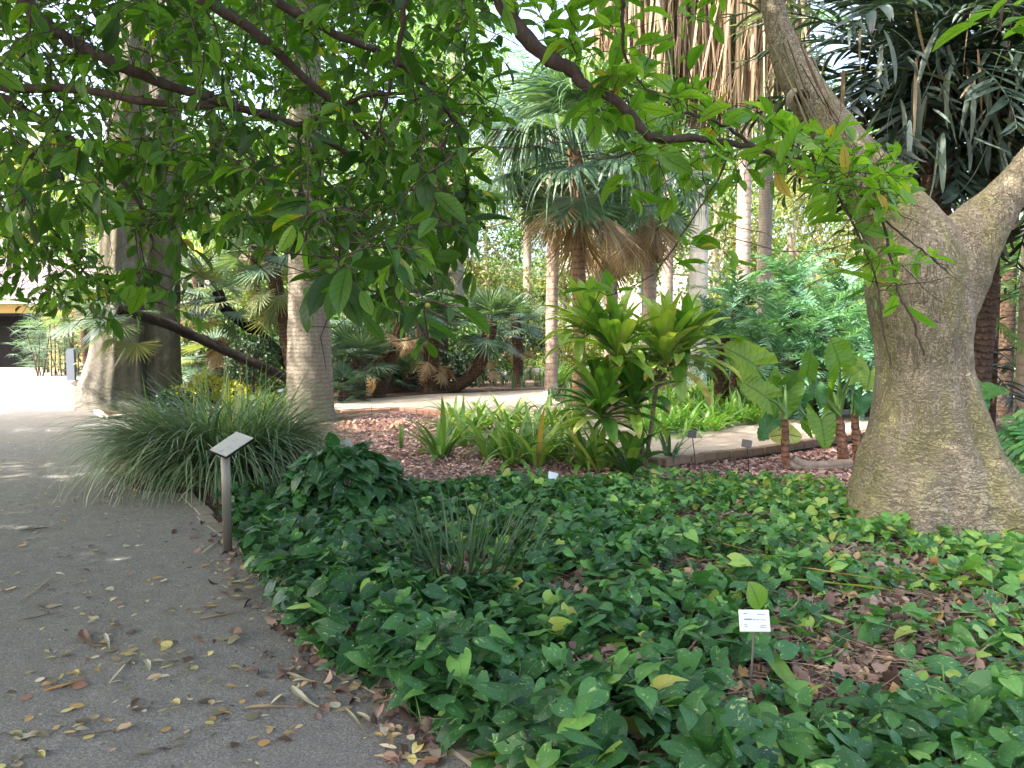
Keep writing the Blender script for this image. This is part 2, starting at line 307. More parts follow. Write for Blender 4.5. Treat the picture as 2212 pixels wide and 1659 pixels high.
M['crown_b'] = leaf_mat('tree_crown_leaf_light', [(0, (.05, .1, .025)), (.5, (.12, .2, .05)), (1, (.28, .36, .11))], .4, .45)
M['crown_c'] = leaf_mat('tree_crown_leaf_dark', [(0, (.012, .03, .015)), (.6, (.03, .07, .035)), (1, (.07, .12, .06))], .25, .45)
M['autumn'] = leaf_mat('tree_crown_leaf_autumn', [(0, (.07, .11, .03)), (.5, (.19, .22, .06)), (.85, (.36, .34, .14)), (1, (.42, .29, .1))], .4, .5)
M['yellowplant'] = leaf_mat('yellow_bedding_leaf', [(0, (.3, .34, .03)), (1, (.55, .5, .06))], .35, .4)
M['ceiba'] = wrinkle_mat('smooth_wrinkled_bark', [(.2, .165, .115), (.32, .27, .19), (.42, .36, .265)], (.28, .255, .12))
M['limb'] = bark_mat('grey_limb_bark', [(.17, .13, .1), (.3, .25, .2), (.4, .34, .28)], (1, 1, .6), 7, 40, .8, .02)
M['ficus'] = wrinkle_mat('grey_buttress_bark', [(.18, .165, .145), (.27, .25, .22), (.36, .335, .305)], (.2, .18, .125))
M['palmgrey'] = bark_mat('grey_palm_bark', [(.15, .13, .1), (.24, .21, .17), (.33, .295, .25)], (3, 3, .7), 7, 26, .8, .02, fiss=0, rings=13, ringcol=(.15, .125, .1))
M['palmwhite'] = bark_mat('pale_palm_bark', [(.4, .39, .36), (.52, .5, .46), (.6, .58, .54)], (1, 1, .3), 5, 20, .3, .01, rings=2.2, ringcol=(.33, .31, .28))
M['palmpink'] = bark_mat('pinkish_palm_bark', [(.27, .2, .16), (.4, .31, .26), (.48, .4, .34)], (1, 1, .6), 6, 30, .5, .02, rings=6, ringcol=(.24, .17, .13))
M['palmbrown'] = bark_mat('ringed_brown_bark', [(.12, .07, .04), (.25, .16, .1), (.36, .25, .17)], (1, 1, 1), 8, 40, .8, .03, rings=10, ringcol=(.1, .06, .035))
M['fibre'] = bark_mat('fibrous_dark_bark', [(.03, .02, .014), (.085, .055, .038), (.17, .12, .085)], (1, 1, .6), 14, 50, 1., .03, rings=12, ringcol=(.03, .018, .012))
M['blackbark'] = bark_mat('blackened_bark', [(.006, .005, .005), (.016, .013, .011), (.04, .032, .027)], (1, 1, 1), 12, 45, 1., .03)
M['twig'] = bark_mat('dark_branch_bark', [(.03, .022, .017), (.07, .05, .04), (.13, .1, .082)], (1, 1, .5), 14, 60, .5, .006)
M['twigred'] = bark_mat('reddish_branch_bark', [(.03, .022, .018), (.065, .047, .039), (.12, .095, .08)], (1, 1, .5), 14, 60, .5, .006)
M['cane'] = bark_mat('cane_stem_bark', [(.12, .09, .06), (.24, .18, .13), (.34, .27, .2)], (1, 1, 1), 12, 50, .5, .006, rings=24, ringcol=(.1, .07, .05))
M['alostem'] = bark_mat('elephant_ear_stem_bark', [(.07, .03, .02), (.22, .11, .07), (.36, .24, .17)], (1, 1, 1.6), 9, 40, 1., .02, rings=14, ringcol=(.09, .05, .035))
M['steel'] = plain_mat('brushed_steel', (.2, .185, .15), .42, .45, 60, .1)
M['plate'] = plain_mat('aluminium_plate', (.62, .6, .6), .4, .35, 9, .12)
M['black'] = plain_mat('black_plastic', (.015, .015, .016), .5)
M['ink'] = plain_mat('grey_ink', (.07, .07, .08), .7)
M['smudge'] = plain_mat('worn_print', (.4, .38, .45), .6)
M['labelwhite'] = plain_mat('white_card', (.56, .61, .66), .5, 0, 8, .04)
M['labelgrey'] = plain_mat('dull_grey_card', (.1, .085, .09), .45)
M['slate'] = plain_mat('slate_blue_metal', (.09, .11, .14), .5, .1)
M['ochre'] = plain_mat('ochre_plaster', (.62, .44, .16), .85, 0, 3, .1)
M['plaster'] = plain_mat('white_plaster', (.75, .73, .68), .85, 0, 3, .06)
M['glass'] = plain_mat('dark_window', (.08, .1, .12), .15)
M['rooftile'] = plain_mat('weathered_roof_tile', (.15, .125, .135), .85, 0, 2.5, .4)
M['trim'] = plain_mat('grey_trim', (.32, .32, .31), .7)
M['dark'] = plain_mat('dark_paint_and_shade', (.006, .006, .006), .9)  # paint of the door frame, also the shade colour inside the doorway
M['terracotta'] = plain_mat('terracotta_brick', (.48, .26, .18), .9, 0, 14, .2, .3)
M['stone'] = plain_mat('grey_stone', (.36, .33, .28), .9, 0, 14, .22, .4)
M['rail'] = plain_mat('pale_metal', (.6, .6, .6), .5)
M['kerbstone'] = plain_mat('earthy_kerb_stone', (.2, .175, .14), .95, 0, 9, .3, .5)
# ================================================================ ground, paths, kerbs
def gravel_mat():
    k = NT('gravel_grey'); o = k.coord('Object'); n1 = k.noise(o, 120, 3, .8); n2 = k.noise(o, .55, 5, .6); n3 = k.noise(o, 7, 5, .7); n4 = k.noise(o, 42, 4, .7)
    c = k.ramp(n1, [(.3, (.075, .071, .068)), (.5, (.205, .196, .186)), (.6, (.28, .268, .252)), (.72, (.54, .515, .485))])
    c = k.mix(k.maprange(n2, .38, .62, 0, .65), c, k.mix(.5, c, (.25, .22, .175))); c = k.mix(k.maprange(n3, .35, .68, 0, .42), c, (.14, .13, .12))
    c = k.mix(k.maprange(n4, .58, .72, 0, .35), c, (.33, .28, .2))
    h = k.math('ADD', n1, k.math('ADD', k.math('MULTIPLY', n3, 2.5), n4)); return k.done(k.bsdf(c, .95, .2, k.bump(h, .9, .012)))
def mulch_mat(name, cols, sc=34):
    k = NT(name); o = k.coord('Object'); w = k.mix(.05, o, k.n('TexNoise').outputs[1]); v = k.n('TexVoronoi'); mp = k.n('Mapping'); k.l(w, mp.inputs[0]); mp.inputs['Scale'].default_value = (1, 1.8, 1); mp.inputs['Rotation'].default_value = (0, 0, .7)
    k.l(mp.outputs[0], v.inputs['Vector']); v.inputs['Scale'].default_value = sc; sp = k.n('SeparateColor'); k.l(v.outputs['Color'], sp.inputs[0])
    c = k.ramp(sp.outputs[0], [(i / (len(cols) - 1), x) for i, x in enumerate(cols)]); n = k.noise(o, 3, 4); c = k.mix(k.maprange(n, .4, .7, 0, .4), c, tuple(x * .5 for x in cols[0]))
    d = k.maprange(v.outputs['Distance'], .25, .75, 0, .8); c = k.mix(d, c, (.03, .02, .015)); h = k.math('SUBTRACT', sp.outputs[1], v.outputs['Distance'])
    return k.done(k.bsdf(c, .95, .2, k.bump(h, 1., .025)))
def paving_mat():
    k = NT('pale_paving'); o = k.coord('Object'); n = k.noise(o, 2.2, 6, .65); n2 = k.noise(o, 40, 4, .6)
    c = k.ramp(k.math('ADD', k.math('MULTIPLY', n, .7), k.math('MULTIPLY', n2, .3)), [(.3, (.27, .22, .175)), (.5, (.4, .335, .275)), (.7, (.47, .41, .35))])
    return k.done(k.bsdf(c, .9, .2, k.bump(n2, .5, .01)))
def sheet(name, P, mat, z=None, kind='structure', side=0.):
    P = [tuple(p) if len(p) == 3 else (p[0], p[1], z) for p in P]; P = [(p[0], p[1], p[2] if z is None else z) for p in P]
    tri = tessellate_polygon([[Vector((p[0], p[1], 0)) for p in P]]); mb = MB(); V = A(P, float); T = []
    for t in tri:
        a, b, c = (V[i] for i in t); T.append(t if np.cross(b - a, c - a)[2] > 0 else t[::-1])
    mb.add(V, None, T)
    if side:
        for i in range(len(V)):
            a, b = V[i], V[(i + 1) % len(V)]; mb.add(A([a, b, b - [0, 0, side], a - [0, 0, side]]), [(0, 1, 2, 3)])
    o = mb.build(name, mat, smooth=False); o['kind'] = kind; return o
gm = MB(); gm.add(A([(-160, -60, 0), (160, -60, 0), (160, 200, 0), (-160, 200, 0)], float), [(0, 1, 2, 3)])
gm.build('ground', mulch_mat('dark_mulch', [(.06, .04, .03), (.14, .09, .065), (.22, .15, .11), (.1, .065, .045)], 30), smooth=False)['kind'] = 'structure'
g2 = lambda X, Y: tuple(G(X, Y)[:2])
EDGE = [(1.15, -6), (.62, 1.6)] + [g2(*p) for p in [(1020, 1659), (940, 1580), (850, 1510), (760, 1465), (690, 1420), (640, 1365), (600, 1290), (560, 1225), (522, 1190), (450, 1135), (392, 1066), (300, 1060), (222, 1020), (245, 960), (300, 928)]]
PATHP = EDGE + [g2(480, 905), g2(480, 888), g2(300, 901), g2(226, 908), g2(206, 893), g2(168, 882), g2(190, 850), g2(150, 828), g2(190, 812), (-21, 35.4), (-34, 35.4), (-34, -6)]
sheet('gravel_path', PATHP, gravel_mat(), .004)
sheet('mulch_bed', [g2(*p) for p in [(690, 915), (864, 886), (976, 901), (1250, 965), (1430, 1008), (1690, 985), (1900, 950), (1900, 1100), (1500, 1062), (1200, 1060), (850, 1075), (700, 1000)]], mulch_mat('pink_mulch', [(.27, .15, .13), (.42, .26, .23), (.5, .345, .31), (.2, .095, .075)], 32), .004)
sheet('litter_bed', [g2(*p) for p in [(720, 846), (960, 842), (1190, 836), (1260, 800), (900, 790), (700, 820)]], mulch_mat('pale_mulch', [(.25, .16, .12), (.36, .25, .19), (.42, .31, .25), (.18, .1, .07)], 26), .004)
PV = [(*g2(470, 902), .01), (*g2(720, 889), .03), (*g2(864, 884), .06), (*g2(976, 899), .1), (*G(1250, 958, .12)[:2], .12), (*G(1430, 992, .12)[:2], .12), (*G(1690, 958, .12)[:2], .12), (*G(2330, 862, .12)[:2], .12), (*G(2330, 838, .12)[:2], .12), (*G(1680, 910, .12)[:2], .12), (*G(1430, 940, .12)[:2], .12), (*G(1260, 893, .12)[:2], .12), (*g2(1190, 866), .08), (*g2(1185, 845), .05), (*g2(950, 853), .03), (*g2(720, 868), .02), (*g2(470, 886), .01)]
sheet('paved_path', PV, paving_mat(), None, side=.2)
def kerb_run(name, pts, w, h, L, mat, z0=0., jit=.01, gap=.008):
    mb = MB()
    P = [A((*p[:2], p[2] if len(p) > 2 else z0), float) for p in pts]
    for a, b in zip(P[:-1], P[1:]):
        d = np.linalg.norm(b - a); m = max(1, round(d / L)); e = (b - a) / d; s = A([e[1], -e[0], 0])
        for k in range(m):
            c = a + (b - a) * (k + .5) / m + s * rng.uniform(-jit, jit); ll = d / m / 2 - gap; an = rng.uniform(-.03, .03); ca, sa = math.cos(an), math.sin(an)
            ex = A([e[0] * ca - e[1] * sa, e[0] * sa + e[1] * ca, 0]); ey = A([-ex[1], ex[0], 0]); Mx = np.stack([ex, ey, A([0, 0, 1.]), c + [0, 0, rng.uniform(-.006, .006)]], 1)
            bevbox(mb, (-ll, -w / 2, -.05), (ll, w / 2, h), .008, Mx, rng.random())
    o = mb.build(name, mat, smooth=False); o['kind'] = 'structure'; return o
kerb_run('stone_kerb', [g2(*p) for p in [(1060, 1660), (955, 1580), (868, 1512), (775, 1465), (705, 1420), (655, 1365), (615, 1290), (575, 1225), (536, 1190), (462, 1133), (402, 1066)]], .13, .012, .36, M['kerbstone'], jit=.02, gap=.012)
kerb_run('bed_kerb', [g2(*p) for p in [(480, 884), (300, 898), (228, 904), (208, 890)]], .12, .05, .7, plain_mat('pale_concrete', (.5, .46, .4), .9))
kerb_run('brick_kerb', [(*G(1250, 960, .12)[:2], .1), (*G(1430, 994, .12)[:2], .1), (*G(1690, 960, .12)[:2], .1), (*G(1960, 918, .12)[:2], .1)], .12, .035, .23, plain_mat('brown_brick', (.2, .14, .095), .9, 0, 9, .3))
kerb_run('mulch_kerb', [(*g2(735, 892), -.01), (*g2(864, 887), .02), (*g2(976, 902), .05)], .1, .05, .24, M['terracotta'])
kerb_run('far_kerb', [(*g2(950, 849), .0), (*g2(1190, 842), .03), (*G(1420, 868, .12)[:2], .1)], .1, .05, .3, plain_mat('brown_edging', (.25, .18, .14), .9))
kerb_run('back_kerb', [(*G(1430, 937, .12)[:2], .1), (*G(1680, 907, .12)[:2], .1), (*G(1900, 880, .12)[:2], .1)], .1, .05, .4, M['stone'])
kerb_run('sunlit_kerb', [g2(*p) for p in [(930, 812), (1180, 800), (1400, 792)]], .12, .1, 1., M['plaster'])
# ---------------------------------------------------------------- point helpers
def inpoly(p, poly):
    x, y = p[:, 0], p[:, 1]; r = np.zeros(len(p), bool); q = np.asarray(poly)[:, :2]
    for i in range(len(q)):
        x1, y1 = q[i]; x2, y2 = q[i - 1]; c = ((y1 > y) != (y2 > y)) & (x < (x2 - x1) * (y - y1) / (y2 - y1 + 1e-12) + x1); r ^= c
    return r
def sample(poly, n):
    q = np.asarray(poly)[:, :2]; lo, hi = q.min(0), q.max(0); out = np.zeros((0, 2))
    while len(out) < n:
        p = rng.uniform(lo, hi, (n * 2, 2)); out = np.vstack([out, p[inpoly(p, poly)]])
    return out[:n]
def vnoise(p, s, seed=0):
    r = np.random.default_rng(seed); k = r.normal(size=(6, 2)) * s; ph = r.uniform(0, 6.28, 6); return np.sin(p @ k.T + ph).mean(1) * 1.6
def rdir(n, up=1., spread=1.):
    v = rng.normal(size=(n, 3)) * spread; v[:, 2] += up; return nrm(v)
# mulch chips: uncountable
mb = MB(); tp = leaf_tpl([0, .2, .8, 1], [.08, .22, .2, .06], 2, 2, 0, .3)
P = np.vstack([sample([g2(*p) for p in [(725, 915), (864, 890), (976, 905), (1250, 970), (1430, 1012), (1200, 1050), (850, 1060), (760, 1000)]], 9000), sample([g2(*p) for p in [(1430, 1012), (1690, 988), (1900, 955), (1900, 1090), (1500, 1060), (1300, 1050)]], 6000)])
n = len(P); a = rng.uniform(0, 6.28, n); D = np.stack([np.cos(a), np.sin(a), rng.normal(0, .25, n)], 1); X, Y, Z = frames(D, rdir(n, 1.4, .5))
mb.batch(tp, np.column_stack([P, rng.uniform(.008, .045, n)]), X, Y, Z, rng.uniform(.03, .085, n), rng.random(n))
k = NT('mulch_chip'); at = k.n('Attribute', attribute_name='tint'); CH = k.done(k.bsdf(k.ramp(at.outputs['Fac'], [(0, (.2, .085, .07)), (.4, (.4, .24, .215)), (.8, (.54, .38, .345)), (1, (.36, .25, .16))]), .95, .2))
mb.build('mulch_chips', CH, smooth=False)['kind'] = 'stuff'
# fine crumbs of the path
mb = MB(); P = sample(PATHP[:2] + [p for p in EDGE[2:]] + [g2(205, 893), g2(0, 960), (-6, 5), (-4, 1)], 2600); P = P[(P[:, 1] > 2) & (P[:, 1] < 13)]; n = len(P)
a = rng.uniform(0, 6.28, n); D = np.stack([np.cos(a), np.sin(a), rng.normal(0, .1, n)], 1); X, Y, Z = frames(D, rdir(n, 2, .4))
mb.batch(tp, np.column_stack([P, np.full(n, .009)]), X, Y, Z, rng.uniform(.008, .03, n) * (1 + P[:, 1] * .08), rng.random(n))
k = NT('crumb'); at = k.n('Attribute', attribute_name='tint'); CR = k.done(k.bsdf(k.ramp(at.outputs['Fac'], [(0, (.05, .04, .03)), (.35, (.2, .15, .09)), (.6, (.36, .31, .22)), (.85, (.46, .42, .33)), (1, (.55, .5, .12))]), .9, .2))
mb.build('path_debris', CR, smooth=False)['kind'] = 'stuff'
# ---------------------------------------------------------------- pothos ground cover: uncountable
BED = [g2(*p) for p in [(990, 1650), (905, 1582), (830, 1515), (728, 1468), (655, 1415), (606, 1358), (570, 1285), (535, 1215), (500, 1140), (470, 1090), (700, 1085), (880, 1050), (1200, 1048), (1500, 1040), (1800, 1045), (1850, 1100), (2260, 1130)]] + [(5.2, 6.2), (5.4, 4), (3.4, 1.9), (.55, 1.9)]
BARE = [(G(1930, 1330)[:2], .75, .5), (G(1960, 1450)[:2], .6, .35), (G(1700, 1500)[:2], .5, .22), (G(1980, 1235)[:2], .6, .25), (G(1480, 1250)[:2], .35, .25), (G(1400, 1460)[:2], .25, .16), (G(1010, 1240)[:2], .35, .3), (G(1620, 1590)[:2], .3, .16), (G(1290, 1450)[:2], .3, .2), (G(1760, 1395)[:2], .35, .2), (G(1180, 1570)[:2], .2, .1), (G(2120, 1330)[:2], .3, .2), (G(1840, 1200)[:2], .4, .2), (G(1250, 1290)[:2], .25, .2), (G(1560, 1130)[:2], .5, .25), (G(1120, 1150)[:2], .4, .2)]
def bareness(P):
    b = np.zeros(len(P))
    for c, rx, ry in BARE: b = np.maximum(b, np.exp(-(((P[:, 0] - c[0]) / rx) ** 2 + ((P[:, 1] - c[1]) / ry) ** 2) ** 1.4))
    return b
def mound(P):
    h = .115 + .055 * vnoise(P, 2.2, 3) + .03 * vnoise(P, 5, 4); e = np.exp(-((P[:, 0] - np.interp(P[:, 1], [2.8, 4, 5.7, 7], [-.1, -1.1, -1.9, -2.4]) - .3) / .5) ** 2)
    return np.maximum(.03, h + .1 * e)
P = sample(BED, 19000); b = bareness(P); clump = vnoise(P, 4.5, 9) * .35
keep = rng.random(len(P)) < np.clip(1 - .88 * b + clump * .5 * (b > .1), .02, 1) * np.interp(P[:, 1], [2, 5, 8.5], [.95, .8, .75]); P = P[keep]; b = b[keep]; n = len(P)
z = mound(P) * (1 - .6 * b) * rng.uniform(.12, 1.25, n) + .015
a = rng.uniform(0, 6.28, n); D = np.stack([np.cos(a), np.sin(a), rng.normal(-.25, .3, n)], 1); U = rdir(n, 1.25, .5)
X, Y, Z = frames(D, U); big = np.interp(P[:, 1], [2, 5, 9], [1.15, .95, .72]) * np.where(P[:, 0] > 1.2, .88, 1.05)
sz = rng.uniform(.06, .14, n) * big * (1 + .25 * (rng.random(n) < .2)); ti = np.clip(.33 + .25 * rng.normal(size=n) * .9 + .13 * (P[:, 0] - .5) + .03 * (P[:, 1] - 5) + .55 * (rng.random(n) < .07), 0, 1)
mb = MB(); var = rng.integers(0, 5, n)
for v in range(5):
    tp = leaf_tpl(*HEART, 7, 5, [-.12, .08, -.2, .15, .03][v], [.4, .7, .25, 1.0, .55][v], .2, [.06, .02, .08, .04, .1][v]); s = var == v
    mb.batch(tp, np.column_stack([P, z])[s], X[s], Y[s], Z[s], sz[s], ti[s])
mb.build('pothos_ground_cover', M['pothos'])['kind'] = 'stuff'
# petioles and runners of the ground cover
mb = MB(); s = rng.random(n) < .28; ps = P[s]; m = len(ps)
straps(mb, np.column_stack([ps, np.full(m, .0)]), rng.uniform(0, 6.28, m), rng.uniform(.5, 1.4, m), rng.uniform(.2, 1.2, m), rng.uniform(.08, .16, m), .006, 4, ([0, 1], [1, .8]), .3, rng.random(m))
mb.build('pothos_stalks', M['petiole'])['kind'] = 'stuff'
mb = MB(); pts = []
for c, rx, ry in BARE: pts.append(np.asarray(c) + rng.normal(size=(int(420 * rx * ry) + 10, 2)) * [rx * .6, ry * .65])
P = np.vstack(pts); P = P[inpoly(P, BED)]; m = len(P)
straps(mb, np.column_stack([P, rng.uniform(.01, .05, m)]), rng.normal(-.15, .5, m) + PI * (rng.random(m) < .5), rng.normal(.05, .12, m), rng.normal(.15, .15, m), rng.uniform(.08, .5, m), rng.uniform(.004, .012, m), 6, ([0, 1], [1, .7]), .5, rng.random(m), side=rng.normal(0, .7, m))
mb.build('dry_runners', bark_mat('dry_vine', [(.11, .07, .05), (.24, .17, .12), (.36, .28, .21)], (1, 1, 1), 9, 30, .3), smooth=True)['kind'] = 'stuff'
# leaf litter between the stems
mb = MB(); P = np.vstack([np.asarray(c) + rng.normal(size=(int(3600 * rx * ry) + 60, 2)) * [rx * .7, ry * .75] for c, rx, ry in BARE] + [sample(BED, 900)]); P = P[inpoly(P, BED)]
E_ = smooth_path(A([(*p, 0) for p in EDGE[1:12]]), 40)[:, :2]; E_ = E_[rng.integers(0, len(E_), 240)]; E_ = E_ + rng.normal(0, .1, E_.shape) - [.06, .04]; P = np.vstack([P, E_]); m = len(P)
a = rng.uniform(0, 6.28, m); D = np.stack([np.cos(a), np.sin(a), rng.normal(0, .3, m)], 1); X, Y, Z = frames(D, rdir(m, 1.2, .5)); var = rng.integers(0, 3, m); sz = rng.uniform(.03, .1, m)
for v, (pr, f) in enumerate([(ELL, .5), (OVAL, -.4), (RAG, .6)]):
    s = var == v; mb.batch(leaf_tpl(*pr, 4, 3, f, [.9, -.7, 1.3][v], 0, .1, .5), np.column_stack([P, rng.uniform(.01, .04, m)])[s], X[s], Y[s], Z[s], sz[s], rng.random(s.sum()))
k = NT('leaf_litter_mat'); at = k.n('Attribute', attribute_name='tint'); LL = k.done(k.bsdf(k.ramp(at.outputs['Fac'], [(0, (.05, .03, .022)), (.4, (.15, .095, .075)), (.7, (.25, .165, .13)), (.9, (.34, .26, .2)), (1, (.42, .25, .08))]), .8, .3))
mb.build('leaf_litter', LL)['kind'] = 'stuff'
# ---------------------------------------------------------------- fallen leaves, one by one
COL = {'pale yellow': (.5, .43, .17), 'ochre': (.42, .28, .1), 'tan': (.42, .31, .18), 'dark brown': (.09, .058, .042), 'olive grey': (.17, .15, .09), 'russet': (.25, .12, .07), 'cream': (.52, .46, .34), 'orange': (.46, .25, .09)}
CM = {c: leaf_mat('fallen_leaf_' + c.replace(' ', '_'), [(0, tuple(x * .75 for x in v)), (1, tuple(min(1, x * 1.2) for x in v))], .15, .6, .3, 6) for c, v in COL.items()}
SH = {'oval': (OVAL, 0., .15), 'pointed': (ELL, .3, .3), 'curled': (OVAL, .6, 1.1), 'narrow': (LANCE, .3, .5), 'ragged': (RAG, .5, .8), 'folded': (ELL, .9, .4)}
ME = {}
def leafmesh(sh, c):
    if (sh, c) not in ME:
        mb = MB(); pr, f, dr = SH[sh]; V, Q, UV = leaf_tpl(*pr, 6, 5, f, dr, 0, .12, .3); V = V - [0, .5, 0]; V[:, 2] -= V[:, 2].min() - .01; mb.add(V, Q, None, UV, rng.random()); me = mb.mesh('fallen_leaf'); me.materials.append(CM[c]); ME[sh, c] = me
    return ME[sh, c]
ZONES = [('beside the foot of the metal sign post', (470, 1190), 120), ('near the pile of dry leaves below the sign', (500, 1280), 110), ('close to the ivy at the path edge', (720, 1500), 120), ('at the stone kerb below the ground cover', (900, 1600), 110), ('by the long pale strips on the path', (600, 1510), 110), ('beside the thin pale stick', (250, 1460), 110), ('near the curved orange strip', (140, 1500), 110), ('in the bottom corner of the path', (60, 1620), 140), ('low in the middle of the gravel', (350, 1600), 130), ('lying alone on open gravel', (420, 1420), 130), ('by the rust coloured pod', (190, 1370), 110), ('farther up the gravel path', (200, 1270), 140), ('on the gravel before the grass clump', (250, 1130), 150), ('at the far edge of the shade', (80, 1050), 160)]
WEI = A([.35, .45, .7, .9, 1, 1, 1, 1.1, 1.2, 1.2, 1, 1, .6, .3]); used = set(); made = 0; WEI /= WEI.sum(); lastp = None
while made < 280:
    zi = rng.choice(len(ZONES), p=WEI); zn, (cx, cy_), zr = ZONES[zi]; Xp, Yp = rng.normal(cx, zr * .75), rng.normal(cy_, zr * .5)
    if lastp is not None and rng.random() < .3: Xp, Yp = lastp[0] + rng.normal(0, 26), lastp[1] + rng.normal(0, 12); zi = lastp[2]; zn = ZONES[zi][0]
    if Xp < -15 or Yp > 1670 or Yp < 1000: continue
    p = G(Xp, Yp)
    if not inpoly(A([p[:2]]), PATHP)[0]: continue
    sh = rng.choice(list(SH)); c = rng.choice(list(COL), p=[.1, .1, .22, .17, .18, .07, .13, .03])
    if (sh, c, zn) in used: continue
    used.add((sh, c, zn)); lastp = (Xp, Yp, zi); o = link('fallen_leaf', leafmesh(sh, c)); sz = rng.uniform(.034, .08) * (1.15 if sh == 'narrow' else 1.)
    orient(o, (p[0], p[1], .008), (math.cos(a0 := rng.uniform(0, 6.28)), math.sin(a0), rng.normal(0, .06)), (rng.normal(0, .12), rng.normal(0, .12), 1), (sz * rng.uniform(.8, 1.2), sz, sz * rng.uniform(.2, .55)))
    tag(o, f'{sh} {c} fallen leaf {zn}', 'leaf', 'fallen leaves on the gravel path'); made += 1
# heap of dry leaves under the sign
for i, (sh, c) in enumerate([('curled', 'tan'), ('curled', 'dark brown'), ('oval', 'orange'), ('ragged', 'russet'), ('folded', 'cream'), ('pointed', 'dark brown'), ('oval', 'ochre'), ('ragged', 'tan'), ('curled', 'russet')]):
    p = G(505 + rng.normal(0, 26), 1277 + rng.normal(0, 14)); o = link('fallen_leaf', leafmesh(sh, c)); sz = rng.uniform(.06, .095)
    orient(o, (p[0], p[1], .015 + .004 * i), (math.cos(a0 := rng.uniform(0, 6.28)), math.sin(a0), .1), (rng.normal(0, .3), rng.normal(0, .3), 1), (sz, sz, sz * .5)); tag(o, f'{sh} {c} dead leaf heaped in the dry pile below the sign', 'leaf', 'fallen leaves on the gravel path')
def ground_strip(name, a, b, w, mat, label, bow=.1, z=.012, cat='dry leaf', group='long dry strips on the gravel', fold=.5, prof=LANCE, lift=0.):
    A0, B0 = G(*a), G(*b); L = np.linalg.norm(B0 - A0); mb = MB(); V, Q, UV = leaf_tpl(prof[0], A(prof[1]) / max(prof[1]) * .5, 10, 5, fold, .0, 0, .1, .6)
    V = V.copy(); V[:, 0] += bow * np.sin(V[:, 1] * PI) * L / w * 1.; V = V * [w, L, w]; V[:, 2] += lift * L * np.sin(np.clip(V[:, 1] / L, 0, 1) * PI); V[:, 2] -= V[:, 2].min(); mb.add(V, Q, None, UV, rng.random()); o = mb.build(name, mat); orient(o, (A0[0], A0[1], z), (B0 - A0)); return tag(o, label, cat, group)
for a, b, w, c, lab, bw in [((180, 1365), (215, 1402), .05, 'russet', 'rust brown boat shaped seed pod on grey gravel', .1), ((226, 1372), (237, 1408), .022, 'cream', 'thin bleached sliver beside the rust brown pod', 0), ((235, 1482), (285, 1424), .014, 'cream', 'long thin pale stick lying aslant on the gravel', .0), ((92, 1500), (192, 1464), .03, 'orange', 'long curved orange brown strip of bark on the gravel', .12), ((316, 1430), (322, 1456), .03, 'cream', 'short white husk on the gravel beside the pale stick', 0), ((618, 1459), (698, 1480), .035, 'cream', 'pale curved husk with orange tip near the ivy edge', .1), ((630, 1488), (703, 1540), .04, 'cream', 'largest pale lance shaped strip at the path edge', .08), ((528, 1536), (640, 1533), .035, 'tan', 'tan pointed strip of bark lying across the path', .0), ((428, 1342), (522, 1322), .03, 'tan', 'grey tan strip of bark below the leaf pile', .1), ((808, 1640), (945, 1652), .03, 'tan', 'long tan strip by the stone kerb at the bottom', .0), ((745, 1535), (790, 1590), .02, 'cream', 'two toned stick beside the stone kerb', .0), ((770, 1545), (815, 1575), .03, 'cream', 'bleached flat strip touching the stick by the kerb', .0), ((435, 1200), (470, 1172), .02, 'cream', 'pale stick leaning in litter left of the sign post', 0), ((560, 1200), (600, 1170), .02, 'tan', 'tan stick under the ivy right of the sign post', 0), ((40, 1150), (110, 1142), .03, 'dark brown', 'dark bark strip across the shaded gravel far up', .05), ((150, 1600), (310, 1570), .012, 'dark brown', 'long thin dark twig low on the gravel', .03), ((40, 1345), (120, 1328), .014, 'dark brown', 'thin dark twig at the left of the gravel', .05), ((30, 1310), (120, 1240), .012, 'tan', 'long faint straw lying up the gravel', .03)]:
    ground_strip('dry_strip', a, b, w, CM[c], lab, bw)
for a, b, w, lab in [((1660, 1440), (1760, 1590), .09, 'broad green palm leaflet fallen below the white plant label'), ((1830, 1560), (2212, 1655), .11, 'largest grey green fallen leaf strip in the bottom corner'), ((1860, 1540), (2130, 1600), .05, 'slim green leaf stalk lying above the largest fallen strip'), ((1560, 1262), (1640, 1335), .07, 'wide green fallen leaf left of the bare stems'), ((1700, 1276), (1930, 1300), .05, 'long green blade lying over the bare stems')]:
    ground_strip('fallen_palm_leaf', a, b, w, M['strap'], lab, .03, .07, 'palm leaf', 'fallen green palm strips in the ground cover', .35, ([0, .1, .5, .9, 1], [.5, .9, 1, .6, .05]), .015)
for a, b, lab in [((1520, 1195), (1660, 1235), 'orange brown dry stalk lying on the ivy'), ((1730, 1262), (1900, 1290), 'straight straw coloured stalk above the bare stems')]:
    ground_strip('dry_stalk', a, b, .022, CM['orange'], lab, .02, .11, 'stalk', 'dry stalks in the ground cover')
